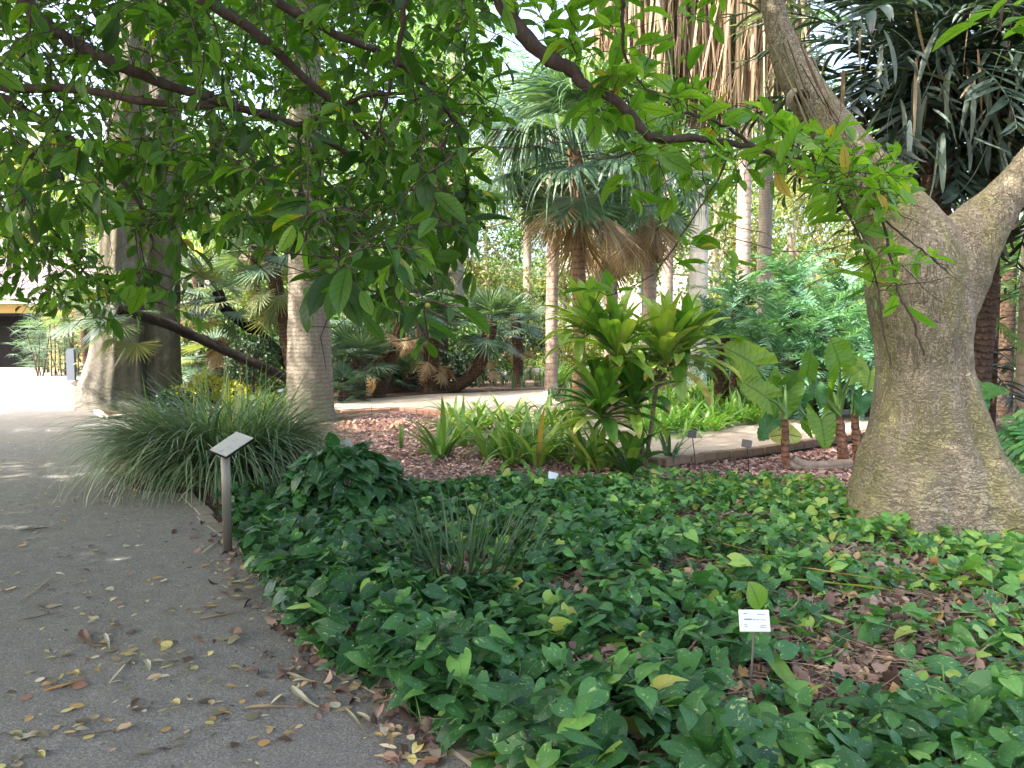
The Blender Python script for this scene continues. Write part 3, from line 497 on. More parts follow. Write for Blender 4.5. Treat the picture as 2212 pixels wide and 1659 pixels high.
# ================================================================ building, signs, street furniture
YB = 35.4; bo = thing('garden_building', 'low ochre building with dark open doorway and tiled roof', 'building', (-22, YB, 0))
mb = MB()
for lo, hi in [((-34, YB, 0), (-27.2, YB + .35, 2.95)), ((-21.35, YB, 0), (-14.6, YB + .35, 2.95)), ((-27.2, YB, 2.46), (-21.35, YB + .35, 2.95)), ((-34, YB + .35, 0), (-33.65, YB + 6, 2.95)), ((-14.95, YB + .35, 0), (-14.6, YB + 6, 2.95)), ((-33.65, YB + 5.7, 0), (-14.95, YB + 6, 2.95))]: box(mb, lo, hi)
box(mb, (-33.6, YB + .36, 2.75), (-15, YB + 5.69, 2.93)); mb.build('wall', M['ochre'], bo, smooth=False)
mb = MB(); box(mb, (-27.3, YB - .03, 2.44), (-21.25, YB + .3, 2.56)); box(mb, (-21.4, YB - .03, 0), (-21.28, YB + .3, 2.43)); mb.build('door_frame', M['dark'], bo, smooth=False)
mb = MB(); box(mb, (-27.2, YB - .06, 0), (-21.5, YB + .3, .07)); mb.build('door_step', M['stone'], bo, smooth=False)
mb = MB(); box(mb, (-27.2, YB + 1.2, .01), (-21.3, YB + 1.4, 2.7)); mb.build('doorway_shade', M['dark'], bo, smooth=False)  # near-black sheet added for the shade inside the doorway
mb = MB(); box(mb, (-34.5, YB - .75, 2.96), (-14.2, YB - .55, 3.1)); box(mb, (-34.5, YB - .55, 2.96), (-14.2, YB, 3.02)); mb.build('eave', M['trim'], bo, smooth=False)
mb = MB(); xs = np.arange(-34.6, -14.0, .055); r = []
for i in range(15):
    for f in (0., .97): r.append((YB - .8 + (i + f) * .28, 3.12 + (i + f) * .145 + (.035 if f == 0 else 0.)))
V = A([[(x, y, z + .055 * abs(math.sin(x * PI / .24)) + .012 * math.sin(x * 7 + y * 3)) for x in xs] for y, z in r]); mb.add(V.reshape(-1, 3), grid_q(len(r), len(xs))); rf = mb.build('roof', M['rooftile'], bo, smooth=False)
mb = MB(); tube(mb, A([(-34.6, YB + 3.45, 5.28), (-14, YB + 3.45, 5.28)]), .12, 8); mb.build('ridge_tile', M['rooftile'], bo)
# pale building far behind the palms
fb = thing('white_building', 'white building with a window glimpsed far behind the palms', 'building', tuple(W(1300, 722, 52) * [1, 1, 0]))
x0, x1 = W(1205, 700, 52)[0], W(1560, 700, 52)[0]; mb = MB(); box(mb, (x0, 52, 0), (x1, 60, 9.5)); mb.build('wall', M['plaster'], fb, smooth=False)
mb = MB(); box(mb, (x0 - .3, 51.6, 9.5), (x1 + .3, 60.3, 9.9)); mb.build('roof', M['rooftile'], fb, smooth=False)
for wx, wz in [(x0 + 2.2, 4.2), (x0 + 5.4, 4.2), (x0 + 2.2, 1.2), (x0 + 8.6, 4.2)]:
    mb = MB(); box(mb, (wx, 51.93, wz), (wx + 1.1, 52.0, wz + 1.7)); w_ = mb.build('window', M['trim'], fb, smooth=False); mb = MB(); box(mb, (wx + .1, 51.90, wz + .1), (wx + 1., 51.927, wz + 1.6)); mb.build('pane', M['glass'], w_, origin=tuple(fb.location), smooth=False)
# right hand boundary wall and rail
gw = thing('low_white_wall', 'low white wall with metal rail beyond the brown palm', 'wall', tuple(W(2150, 722, 26) * [1, 1, 0]))
x0 = W(2080, 722, 26)[0]; mb = MB(); box(mb, (x0, 26, 0), (x0 + 9, 26.4, .62)); mb.build('base', M['plaster'], gw, smooth=False)
mb = MB(); box(mb, (x0, 26.05, 1.0), (x0 + 9, 26.12, 1.08)); mb.build('rail', M['rail'], gw, smooth=False)
for q in range(6): mb = MB(); tube(mb, A([(x0 + .3 + q * 1.5, 26.2, .62), (x0 + .2 + q * 1.5, 26.1, 1.05)]), .03, 6); mb.build('post', M['trim'], gw)
# bollard
p = G(155, 823); b_ = thing('bollard', 'slate grey round topped bollard beside the big grey trunk', 'bollard', p); mb = MB()
ring = []; hw, hd = .135, .06
prof = [(-hw, 0), (hw, 0)] + [(hw * math.cos(t), 1.0 + hw * math.sin(t) * .8) for t in np.linspace(0, PI, 12)]
V = A([(p[0] + x, p[1] - hd, z) for x, z in prof] + [(p[0] + x, p[1] + hd, z) for x, z in prof]); m_ = len(prof)
mb.add(V, [(i, i + m_, (i + 1) % m_ + m_, (i + 1) % m_) for i in range(m_)][::-1], [(0, i, i + 1) for i in range(1, m_ - 1)] + [(m_, m_ + i + 1, m_ + i) for i in range(1, m_ - 1)]); mb.build('post', M['slate'], b_, smooth=False)
mb = MB(); bevbox(mb, (p[0] - .2, p[1] - .13, 0), (p[0] + .2, p[1] + .13, .03), .01); mb.build('base_plate', M['slate'], b_, smooth=False)
# information lectern
p = G(492, 1192); d0 = p[1]; sg = thing('information_sign', 'tilted metal information plate on a square steel post', 'sign', p); mb = MB()
an = .35; Mx = np.array([[math.cos(an), -math.sin(an), 0, p[0]], [math.sin(an), math.cos(an), 0, p[1]], [0, 0, 1, 0]])
bevbox(mb, (-.032, -.032, 0), (.032, .032, .73), .006, Mx); mb.build('post', M['steel'], sg)
cor = [W(452, 972, d0 - .10), W(488, 987, d0 - .16), W(549, 946, d0 + .02), W(511, 932, d0 + .10)]
c0, c1, c2, c3 = cor; nn = nrm(np.cross(c1 - c0, c3 - c0)); nn = nn if nn[2] > 0 else -nn
mb = MB(); th = .02; V = A(cor + [q - nn * th for q in cor]); mb.add(V[[4, 5, 6, 7]], [(0, 1, 2, 3)])
for i in range(4): mb.add(V[[i, (i + 1) % 4, (i + 1) % 4 + 4, i + 4]], [(0, 1, 2, 3)])
mb.build('tray', M['black'], sg, smooth=False)
inn = [cor[i] * .97 + A(cor).mean(0) * .03 + nn * .003 for i in range(4)]; mb = MB(); mb.add(A([q - nn * .002 for q in cor]), [(0, 1, 2, 3)]); mb.add(A(inn), [(0, 1, 2, 3)]); pl_ = mb.build('plate', M['plate'], sg, smooth=False)
mb = MB()
for u0, v0, u1, v1 in [(.12, .52, .2, .58), (.3, .45, .33, .62), (.36, .4, .39, .7), (.42, .42, .45, .6), (.5, .35, .52, .66), (.56, .4, .58, .7), (.62, .3, .64, .6), (.7, .4, .72, .62), (.33, .75, .36, .82), (.48, .74, .5, .84)]:
    f = lambda u, v: inn[0] * (1 - u) * (1 - v) + inn[3] * u * (1 - v) + inn[2] * u * v + inn[1] * (1 - u) * v + nn * .002
    mb.add(A([f(u0, v0), f(u1, v0), f(u1, v1), f(u0, v1)]), [(0, 1, 2, 3)])
mb.build('worn_print', M['smudge'], pl_, origin=tuple(sg.location), smooth=False)
mb = MB(); mb.add(A([f(.06, .5), f(.11, .54), f(.11, .58), f(.06, .54)]) + nn * .001, [(0, 1, 2, 3)]); mb.build('mark', M['ink'], pl_, origin=tuple(sg.location), smooth=False)
# plant labels
def plant_label(Xb, Yb, Xp, Yp, w, h, mat, label, yaw=0., tilt=.6, roll=0., text=0, frame=None, zb=0.):
    b = G(Xb, Yb, zb); d = b[1]; c = W(Xp, Yp, d); t = thing('plant_label', label, 'plant label', tuple(b), 'plant name labels in the beds')
    R = Matrix.Rotation(yaw, 3, 'Z') @ Matrix.Rotation(PI / 2 - tilt, 3, 'X') @ Matrix.Rotation(roll, 3, 'Z'); Mx = np.column_stack([np.array(R), c])
    mb = MB(); tube(mb, A([b - [0, 0, .02], (b + c) / 2 + [.004, 0, 0], c + Mx[:, 2] * -.006]), .0055, 6); mb.build('stake', M['steel'] if frame else M['black'], t)
    mb = MB(); bevbox(mb, (-w / 2, -h / 2, -.004), (w / 2, h / 2, .004), .003, Mx); pl = mb.build('plate', frame or mat, t, smooth=False)
    if frame: mb = MB(); box(mb, (-w / 2 * .9, -h / 2 * .84, .003), (w / 2 * .9, h / 2 * .84, .0055), .5, Mx); mb.build('card', mat, pl, origin=tuple(t.location), smooth=False)
    if text:
        mb = MB(); zt = .0063
        for (x, y, wd_, hh) in ([(-.8, .68, .22, .07), (.2, .62, .55, .07), (-.8, .1, .56, .1), (-.2, .085, .18, .06), (.02, .08, .3, .06), (.36, .075, .12, .06), (.52, .07, .3, .06), (-.8, -.42, .18, .06), (-.8, -.6, .24, .06), (.34, -.5, .44, .06), (.34, -.68, .46, .06)] if text == 2 else [(-.6, .4, 1., .12), (-.6, .0, .9, .12), (-.6, -.4, 1.1, .12)]):
            q = 0.
            while q < wd_ - .01:
                l_ = min(rng.uniform(.02, .055), wd_ - q); x0 = (x + q) * w / 2 * .9; box(mb, (x0, y * h / 2 * .9, .004 if frame is None else .0054), (x0 + l_ * w / 2, (y + hh * rng.uniform(.7, 1.15)) * h / 2 * .9, zt), .5, Mx); q += l_ + .011
        mb.build('print', M['ink'], pl, origin=tuple(t.location), smooth=False)
    return t
plant_label(1618, 1492, 1630, 1341, .142, .096, M['labelwhite'], 'largest white plant label in a metal frame among the ivy', .12, .35, -.05, 2, M['plate'])
plant_label(864, 1248, 860, 1209, .05, .075, M['labelwhite'], 'small white label leaning in the dark ivy beside the grass tuft', .75, .2, -.25, 1)
plant_label(1192, 1065, 1195, 1028, .1, .085, M['labelwhite'], 'white label in front of the yellow green cane plant', .3, .7, -.3)
plant_label(1503, 1012, 1495, 938, .1, .085, M['labelgrey'], 'dark grey label on a thin stake before the paved path', -.2, .3, -.1)
plant_label(1618, 1034, 1613, 958, .11, .085, M['labelgrey'], 'dark grey label standing left of the elephant ears', -.3, .3, -.15)
plant_label(1582, 885, 1580, 865, .14, .09, M['labelwhite'], 'white label standing in the bright green leaf bed', 0, .8, .1, zb=.1)
plant_label(752, 1000, 750, 957, .1, .09, M['labelwhite'], 'white label behind the dark leafy mound', -.1, .3, .1)
plant_label(424, 1020, 428, 994, .05, .11, M['labelwhite'], 'thin white label among the long grass blades', .7, .2, -.5)
plant_label(340, 872, 339, 858, .17, .1, M['labelwhite'], 'bluish white label behind the grass clump by the grey trunk', 0, .9, .1)
plant_label(606, 860, 605, 844, .15, .1, M['labelwhite'], 'white label left of the tall palm trunk', 0, .8, .1)
plant_label(1086, 822, 1085, 807, .28, .14, M['labelwhite'], 'white label among the iris leaves across the path', 0, .7, .0)
plant_label(1197, 818, 1196, 804, .24, .14, M['labelwhite'], 'white label right of the iris leaves', 0, .7, .0)
plant_label(1183, 862, 1183, 849, .2, .13, M['labelwhite'], 'white label at the end of the path by the strap leaves', 0, .7, .1)
plant_label(804, 908, 802, 876, .07, .04, M['labelwhite'], 'small tag on a pale stake inside the terracotta ring', 0, .4, .2)
# terracotta edging ring
c = G(803, 922); 
mb = MB(); V = A([(-.075, 0, 0), (.075, 0, 0), (0, 0, .085), (-.075, .055, 0), (.075, .055, 0), (0, .055, .085)])
for q in ([0, 1, 2], [4, 3, 5]): mb.add(V[q], None, [(0, 1, 2)])
for q in ([0, 2, 5, 3], [2, 1, 4, 5]): mb.add(V[q], [(0, 1, 2, 3)])
tm = mb.mesh('edging_tile', smooth=False); tm.materials.append(M['terracotta'])
for i in range(19):
    t_ = i / 19 * 2 * PI; o = link('edging_tile', tm); R_ = .54
    o.location = (c[0] + R_ * math.cos(t_), c[1] + .62 * R_ * math.sin(t_) * 1.4, .0); o.rotation_euler = (rng.normal(-.12, .1), rng.normal(0, .08), t_ + PI / 2 + rng.normal(0, .15)); s_ = rng.uniform(.95, 1.25); o.scale = (s_, s_, s_)
    tag(o, 'triangular terracotta tile in the ring of edging on the pink mulch', 'edging tile', 'terracotta tiles edging a round bed')
# ================================================================ plant makers
def fan_mesh(name, mat, R=.5, pet=.5, nseg=26, span=3.6, fuse=.4, droop=.15, cup=.1, hang=.1, n=6, seed=0):
    r = np.random.default_rng(seed); mb = MB()
    t = np.linspace(0, 1, 6); py = t * pet; pz = -hang * pet * t ** 2; tube(mb, np.stack([0 * t, py, pz], 1), np.linspace(.014, .006, 6) * max(.6, R * 1.6), 5, ti=.55)
    th0 = math.atan2(2 * hang * .8, 1); dphi = span / nseg; ph = (np.arange(nseg) + .5) * dphi - span / 2 + r.normal(0, .02, nseg)
    tt = np.linspace(0, 1, n + 1); Ls = R * (1 - .22 * (np.abs(ph) / (span / 2)) ** 2) * r.uniform(.9, 1.05, nseg)
    s = Ls[:, None] * tt; wf = 2 * R * fuse * math.tan(dphi / 2); w = np.where(tt[None] <= fuse, 2 * s * math.tan(dphi / 2), wf * np.clip(1 - (tt[None] - fuse) / (1 - fuse), .04, 1) ** .8)
    x = s * np.sin(ph)[:, None]; y = s * np.cos(ph)[:, None]; dr = droop * r.uniform(.5, 1.6, nseg)[:, None]
    z = cup * s * (1 - .5 * tt) * (1 + .15 * r.normal(size=(nseg, 1))) - dr * Ls[:, None] * np.clip(tt[None] - .35, 0, 1) ** 1.7 * 1.8; sh = 1 - .35 * dr * np.clip(tt - .35, 0, 1); x *= sh; y *= sh
    rx, ry = np.cos(ph)[:, None] * w / 2, -np.sin(ph)[:, None] * w / 2; ctr = np.stack([x, y, z], -1); rt = np.stack([rx, ry, 0 * rx], -1)
    V = np.stack([ctr - rt, ctr + [0, 0, 1] * (w * .22)[..., None], ctr + rt], 2); c_, s_ = math.cos(-th0), math.sin(-th0); Y_, Z_ = V[..., 1].copy(), V[..., 2].copy(); V[..., 1] = Y_ * c_ - Z_ * s_ + pet; V[..., 2] = Y_ * s_ + Z_ * c_ - hang * pet
    q = grid_q(n + 1, 3); m = (n + 1) * 3; UV = np.stack(np.broadcast_arrays(A([0, .5, 1.])[None, :], tt[:, None]), -1).reshape(-1, 2)
    mb.add(V.reshape(-1, 3), (q[None] + (np.arange(nseg) * m)[:, None, None]).reshape(-1, 4), None, np.tile(UV, (nseg, 1)), np.repeat(np.clip(r.normal(.5, .2, nseg), 0, 1), m))
    me = mb.mesh(name); me.materials.append(mat); return me
def pin_mesh(name, mat, L=1.5, pairs=30, ll=.3, lw=.03, arch=.9, fwd=.9, vee=.25, ldroop=.5, seed=0, start=.15, n=4, rr=.012, gap=0.):
    r = np.random.default_rng(seed); mb = MB(); t = np.linspace(0, 1, 14); e = -arch * t ** 1.4; ds = L / 13
    y = np.concatenate([[0], np.cumsum(np.cos((e[1:] + e[:-1]) / 2) * ds)]); z = np.concatenate([[0], np.cumsum(np.sin((e[1:] + e[:-1]) / 2) * ds)]); x = .05 * L * np.sin(t * 2) * r.normal()
    tube(mb, np.stack([x, y, z], 1), np.linspace(rr, rr * .25, 14), 5, ti=.6)
    s = np.linspace(start, .99, pairs) + r.normal(0, .004, pairs); s = np.clip(np.repeat(s, 2), 0, 1); side = np.tile([-1., 1.], pairs); m = len(s)
    P = np.stack([np.interp(s, t, x), np.interp(s, t, y), np.interp(s, t, z)], 1); es = np.interp(s, t, e); T = np.stack([0 * es, np.cos(es), np.sin(es)], 1); N = np.stack([0 * es, -np.sin(es), np.cos(es)], 1); Xr = np.tile([1., 0, 0], (m, 1))
    fa = fwd * (.75 + .5 * s) + r.normal(0, .12, m); D = T * np.sin(fa)[:, None] * .8 + (Xr * side[:, None]) * np.cos(fa)[:, None] + N * (vee + r.normal(0, .12, m))[:, None]
    X, Y, Z = frames(D, N); lens = ll * np.interp(s, [0, .15, .4, .8, 1], [.5, .85, 1, .75, .4]) * r.uniform(.85, 1.1, m); wd = lw / ll / .22
    keep = r.random(m) > gap
    mb.batch(leaf_tpl(*LANCE, n, 3, .35, ldroop), P[keep], X[keep], Y[keep], Z[keep], np.stack([lens * wd, lens, lens * wd], 1)[keep], np.clip(r.normal(.5, .22, m), 0, 1)[keep])
    me = mb.mesh(name); me.materials.append(mat); return me
FR = {}
FR['blue'] = [fan_mesh('frond', M['fan_blue'], .52, .42, 20, 3.9, .42, .12, .12, .1, seed=i) for i in range(3)]
FR['grey'] = [fan_mesh('frond', M['fan_yellow'], .5, .5, 24, 3.6, .38, .25, .12, .2, seed=10 + i) for i in range(2)]
FR['dead'] = [fan_mesh('dead_frond', M['fan_dead'], .48, .5, 20, 2.6, .35, .6, .25, .3, seed=20 + i) for i in range(2)]
FR['liv'] = [fan_mesh('frond', M['fan_green'], 1., .9, 30, 4.2, .42, .65, .1, .2, 9, seed=30 + i) for i in range(3)]
FR['livdead'] = [fan_mesh('dead_frond', M['fan_dead'], 1.15, .7, 22, 1.7, .35, .35, .2, .1, 9, seed=40 + i) for i in range(2)]
FR['rhapis'] = [fan_mesh('frond', M['fan_green'], .3, .35, 8, 3.4, .1, .2, .1, .1, seed=50 + i) for i in range(2)]
FR['phx'] = [pin_mesh('frond', M['phoenix'], 2.5, 22, .72, .08, 1.0, .9, .1, 1.1, 60 + i, .1, 7, .024, .42) for i in range(4)]
FR['cyc'] = [pin_mesh('frond', M['fern'], 1.5, 26, .27, .042, 1.2, .75, .15, .45, 70 + i) for i in range(4)]
FR['lpin'] = [pin_mesh('frond', M['fern_light'], 1.7, 22, .4, .06, 1.1, .6, .1, .6, 80 + i) for i in range(2)]
FR['royal'] = [pin_mesh('frond', M['fern_light'], 3.0, 44, .6, .05, 1.3, .7, .2, .9, 90 + i) for i in range(2)]
def palm(name, label, cat, base, path, r0, r1, bark, fronds, n, sc=1., emin=-50, emax=80, dead=None, nd=0, group=None, sides=14, lump=.04, azr=(0, 360), flare=1.25, pet_off=.5):
    t = thing(name, label, cat, tuple(base), group); P = smooth_path(path, 6); R = np.interp(np.linspace(0, 1, len(P)), [0, .12, 1], [r0 * flare, r0, r1]); mb = MB(); tube(mb, P, R, sides, lump); mb.build('trunk', bark, t)
    top = P[-1] - A(base); ax = nrm(P[-1] - P[-2])
    for i in range(n + nd):
        isd = i >= n; me = (dead if isd else fronds)[rng.integers(len(dead if isd else fronds))]; o = link(me.name.split('.')[0], me, None, t)
        u = (i + .5) / n if not isd else 0; az = math.radians(rng.uniform(*azr)) if azr[1] - azr[0] < 360 else i * 2.3999 + rng.normal(0, .25)
        e = math.radians(emin + (emax - emin) * u ** .8 + rng.normal(0, 7)) if not isd else math.radians(rng.uniform(-85, -45))
        d = A([math.cos(e) * math.cos(az), math.cos(e) * math.sin(az), math.sin(e)]); d = nrm(d + .35 * (ax - [0, 0, 1]))
        up = A([0, 0, 1.]) if abs(d[2]) < .93 else A([-math.cos(az), -math.sin(az), .2]); orient(o, top - ax * rng.uniform(0, .25) * sc - (ax * .3 * sc if isd else 0), d, up + rng.normal(0, .18, 3), (lambda q: (q, q, q * (1 if d[2] > 0 else max(.08, 1 + 1.15 * d[2]))))(sc * rng.uniform(.85, 1.12)))
    return t
def leafball(mb, c, r, n, sz, tpl, ti=(.5, .2), up=.5, shell=.55, flat=(1, 1, 1)):
    v = rng.normal(size=(n, 3)); v = nrm(v); rad = r * (shell + (1 - shell) * rng.random(n)) ** 1.; P = A(c) + v * rad[:, None] * A(flat)
    D = nrm(v * .8 + rng.normal(size=(n, 3)) * .8 - [0, 0, .35]); X, Y, Z = frames(D, nrm(v * .6 + rdir(n, up, .6))); mb.batch(tpl, P, X, Y, Z, sz * rng.uniform(.7, 1.25, n), np.clip(rng.normal(*ti, n), 0, 1)); return P
LT = [leaf_tpl(*ELL, 3, 3, .5, .5), leaf_tpl(*OVAL, 3, 3, .4, .6)]
# ---------------------------------------------------------------- grass clump, tuft
c = G(470, 1043); t = thing('grass_clump', 'large arching clump of long grey green grass', 'ornamental grass', tuple(c)); mb = MB(); n = 2000
a = rng.uniform(0, 6.28, n); rr = rng.random(n) ** .5 * .5; P = np.column_stack([c[0] + rr * np.cos(a) * 1.25, c[1] + rr * np.sin(a) * .75 + .1, np.zeros(n)]); az = a + rng.normal(0, .5, n)
az = np.where(rng.random(n) < .22, rng.normal(PI, .6, n), az); e0 = np.clip(rng.normal(1.2, .2, n), .5, 1.55)
straps(mb, P, az, e0, rng.uniform(.9, 2.5, n) * (1.6 - e0 * .35), rng.uniform(.95, 1.75, n), rng.uniform(.014, .027, n), 11, ([0, .1, .6, 1], [.7, 1, .8, .05]), -.4, np.clip(rng.normal(.45, .22, n) + .4 * (rng.random(n) < .08), 0, 1), 1.25, rng.normal(0, .35, n)); mb.build('blades', M['grass'], t)
mb = MB(); n = 46; a = rng.uniform(0, 6.28, n); straps(mb, np.column_stack([c[0] + .12 + rng.normal(0, .28, n), c[1] + rng.normal(0, .15, n), np.zeros(n)]), a, rng.uniform(1.3, 1.55, n), rng.uniform(0, .3, n), rng.uniform(1., 1.42, n), .017, 8, ti=rng.random(n)); mb.build('upright_blades', M['strap'], t)
c = G(1005, 1243); t = thing('grass_tuft', 'sparse dark tuft of upright blades in the ivy', 'grass tuft', tuple(c)); mb = MB(); n = 130; a = rng.uniform(0, 6.28, n); rr = rng.random(n) ** .5 * .38
straps(mb, np.column_stack([c[0] + rr * np.cos(a) * 1.1, c[1] + rr * np.sin(a), np.zeros(n)]), a + rng.normal(0, .4, n), np.clip(rng.normal(1.12, .25, n), .4, 1.5), rng.uniform(.1, 1.1, n), rng.uniform(.3, .75, n), rng.uniform(.007, .014, n), 8, ti=rng.random(n)); mb.build('blades', M['tuft'], t)
# ---------------------------------------------------------------- dark leafy mound
c = G(745, 1105); t = thing('leafy_mound', 'dark mound of broad heart shaped leaves beside the grass clump', 'shrub', tuple(c)); mb = MB(); n = 520
v = nrm(rng.normal(size=(n, 3))); v[:, 2] = np.abs(v[:, 2]); P = c + v * A([.6, .46, .6]) * rng.uniform(.72, 1.03, n)[:, None]; D = nrm(v * [1, 1, .2] + rng.normal(size=(n, 3)) * .35 - [0, 0, .35]); X, Y, Z = frames(D, nrm(v * .5 + rdir(n, 1.2, .3)))
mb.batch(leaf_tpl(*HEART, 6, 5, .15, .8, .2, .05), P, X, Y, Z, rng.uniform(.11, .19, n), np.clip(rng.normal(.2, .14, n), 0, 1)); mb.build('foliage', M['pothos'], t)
mb = MB(); 
for k_ in range(40): q = P[rng.integers(n)]; tube(mb, smooth_path([c + rng.normal(0, .12, 3) * [1, 1, 0], (c + q) / 2 + [0, 0, .08], q], 3), .004, 4)
mb.build('stems', M['petiole'], t)
# ---------------------------------------------------------------- cordyline
DC = 8.9; b = G(1386, 1021); t = thing('cane_plant', 'tall yellow green cane plant with broad strap leaf rosettes', 'cordyline', tuple(b))
stems = [[(1380, 1021, 0), (1381, 940, 0), (1368, 860, 0), (1342, 800, -.1), (1332, 752, -.1)], [(1392, 1021, .02), (1410, 900, 0), (1418, 840, 0), (1436, 765, .05)], [(1384, 1018, .1), (1360, 960, .1), (1325, 920, 0), (1300, 880, -.15)], [(1388, 1018, -.05), (1386, 920, -.1), (1372, 860, -.2)], [(1334, 780, .1), (1300, 740, .2), (1268, 704, .25)], [(1420, 835, .1), (1455, 780, .2), (1482, 742, .25)], [(1398, 1018, -.1), (1372, 1000, -.15), (1362, 1008, -.2)]]
heads = []
for k_, s_ in enumerate(stems):
    P = smooth_path([W(x, y, DC + o) if y < 1018 else A([*W(x, y, DC + o)[:2], 0]) for x, y, o in s_], 5); mb = MB(); tube(mb, P, np.linspace(.026, .018, len(P)), 9, .04); mb.build('stem', M['cane'], t); heads.append(P[-1])
for k_, (h, n, L, yel) in enumerate(zip(heads, [42, 46, 42, 30, 36, 36, 26], [.76, .82, .74, .66, .74, .76, .52], [.74, .66, .38, .34, .78, .6, .32])):
    u = (np.arange(n) + .5) / n; az = np.arange(n) * 2.4 + rng.normal(0, .3, n); e0 = np.radians(-30 + 112 * u ** .8 + rng.normal(0, 8, n)); mb = MB()
    straps(mb, np.tile(h, (n, 1)) - A([0, 0, 1.]) * ((1 - u) * .16)[:, None], az, e0 + .35 * (1 - u), (1.35 - .85 * u) * rng.uniform(.6, 1.35, n), L * rng.uniform(.8, 1.1, n) * (1 - .12 * (u > .93)), .15 * rng.uniform(.75, 1.15, n), 10, ([0, .1, .22, .45, .75, .92, 1], [.2, .2, .6, 1, .95, .5, .03]), -.35, np.clip(rng.normal(yel - .14 * (1 - u), .17, n) + .5 * ((u < .2) & (rng.random(n) < .2)), 0, 1), 1.5, rng.normal(0, .3, n), 5); mb.build('leaf_rosette', M['cordyline'], t)
# ---------------------------------------------------------------- strap leaved plants
def strap_plant(name, label, cat, group, c, n, L, w, mat, e=(.75, .3), bend=(1.3, .5), spread=.08, part='leaves', jit=.2):
    t = thing(name, label, cat, tuple(c), group); mb = MB(); a = np.arange(n) * 2.4 + rng.normal(0, .4, n)
    straps(mb, np.column_stack([c[0] + spread * np.cos(a) * rng.random(n), c[1] + spread * np.sin(a) * rng.random(n), np.full(n, c[2])]), a, np.clip(rng.normal(*e, n) + .25, .2, 1.5), np.maximum(.1, rng.normal(*bend, n)), L * rng.uniform(.65, 1.15, n), w * rng.uniform(.75, 1.2, n), 8, ([0, .15, .5, .85, 1], [.6, .95, 1, .5, .03]), -.3, np.clip(rng.normal(.45, jit, n) + .5 * (rng.random(n) < .06), 0, 1), 1.3, rng.normal(0, .25, n)); o = mb.build(part, mat, t); return t
for (x, y), lab in zip([(952, 988), (1002, 962), (1058, 990), (1108, 1004), (1160, 1006), (1042, 932), (1098, 934), (1156, 952), (1206, 992), (1226, 944), (986, 930), (1262, 1012), (1300, 1015), (1185, 925)], ['leftmost strap leaved clump on the pink mulch', 'strap leaved clump behind the one with a yellow leaf', 'arching clump with yellowing lower leaves on the mulch', 'front strap leaved clump with dry leaves at its foot', 'strap leaved clump behind the white label', 'pale striped clump at the back near the path kerb', 'back clump of upright striped leaves', 'strap leaved clump in the middle of the row', 'strap leaved clump beside the white label', 'strap leaved clump touching the cane plant leaves', 'small clump at the back beside the terracotta ring', 'dark clump under the cane plant low leaves', 'clump at the foot of the cane plant stems', 'farthest strap leaved clump of this bed']):
    strap_plant('strap_leaf_plant', lab, 'bedding plant', 'strap leaved plants on the pink mulch', G(x, y), 28, .8, .07, M['strap'], (.85, .3), spread=.14)
strap_plant('seedling', 'small upright seedling alone on the pink mulch', 'seedling', None, G(998 * .0 + 866, 970), 5, .32, .04, M['strap'], (1.3, .1), (.3, .2), .02)
strap_plant('strap_leaf_plant', 'grey blue strap plant at the edge of the sunlit paving', 'bedding plant', None, G(1445, 1004), 12, .55, .04, M['iris'], (.9, .3))
brt = [(1440 + 262 * u + rng.uniform(-6, 6), 940 - 30 * u - v * 72 + rng.uniform(-4, 4)) for v in np.linspace(0, 1, 7) ** .9 for u in np.linspace(-.12, 1.1, 11)]
for x, y in brt:
    if y < 850: continue
    strap_plant('bright_leaf_plant', 'bright green arching leaf plant in the sunlit bed behind the paving', 'bedding plant', 'bright green plants behind the paving', G(x, y, .06), 24, .62, .055, M['bedgreen'], (.85, .3), spread=.12)
for x, y in [(1478, 952), (1415, 955), (1545, 940)]: strap_plant('bright_leaf_plant', 'bright leaf plant spilling over the kerb onto the sunlit paving', 'bedding plant', 'bright plants at the paving kerb', G(x, y - 8, .1), 16, .5, .05, M['bedgreen'], (.5, .25))
for i in range(26):
    x, y = rng.uniform(940, 1290), rng.uniform(772, 803); strap_plant('sunlit_strap_plant', 'sunlit strap leaved plant along the back kerb', 'bedding plant', 'sunlit plants along the back kerb', G(x, y), 18, .85, .07, M['bedgreen'], (.9, .3), spread=.2)
for i in range(9): strap_plant('sunlit_strap_plant', 'arching plant at the back beside the palm foot', 'bedding plant', 'arching plants beside the palm foot', G(rng.uniform(1185, 1300), rng.uniform(806, 836)), 20, .95, .06, M['bedgreen'], (.9, .3), spread=.2)
for i in range(30): strap_plant('iris_plant', 'grey green upright iris tuft across the path', 'iris', 'iris tufts across the path', G(rng.uniform(985, 1190), rng.uniform(818, 842)), 8, .45, .035, M['iris'], (1.35, .12), (.25, .2), .1)
for i in range(14): strap_plant('iris_plant', 'dark green iris tuft at the path end', 'iris', 'iris tufts at the path end', G(rng.uniform(1185, 1300), rng.uniform(862, 890)), 9, .5, .035, M['iris'], (1.25, .15), (.4, .2), .12)
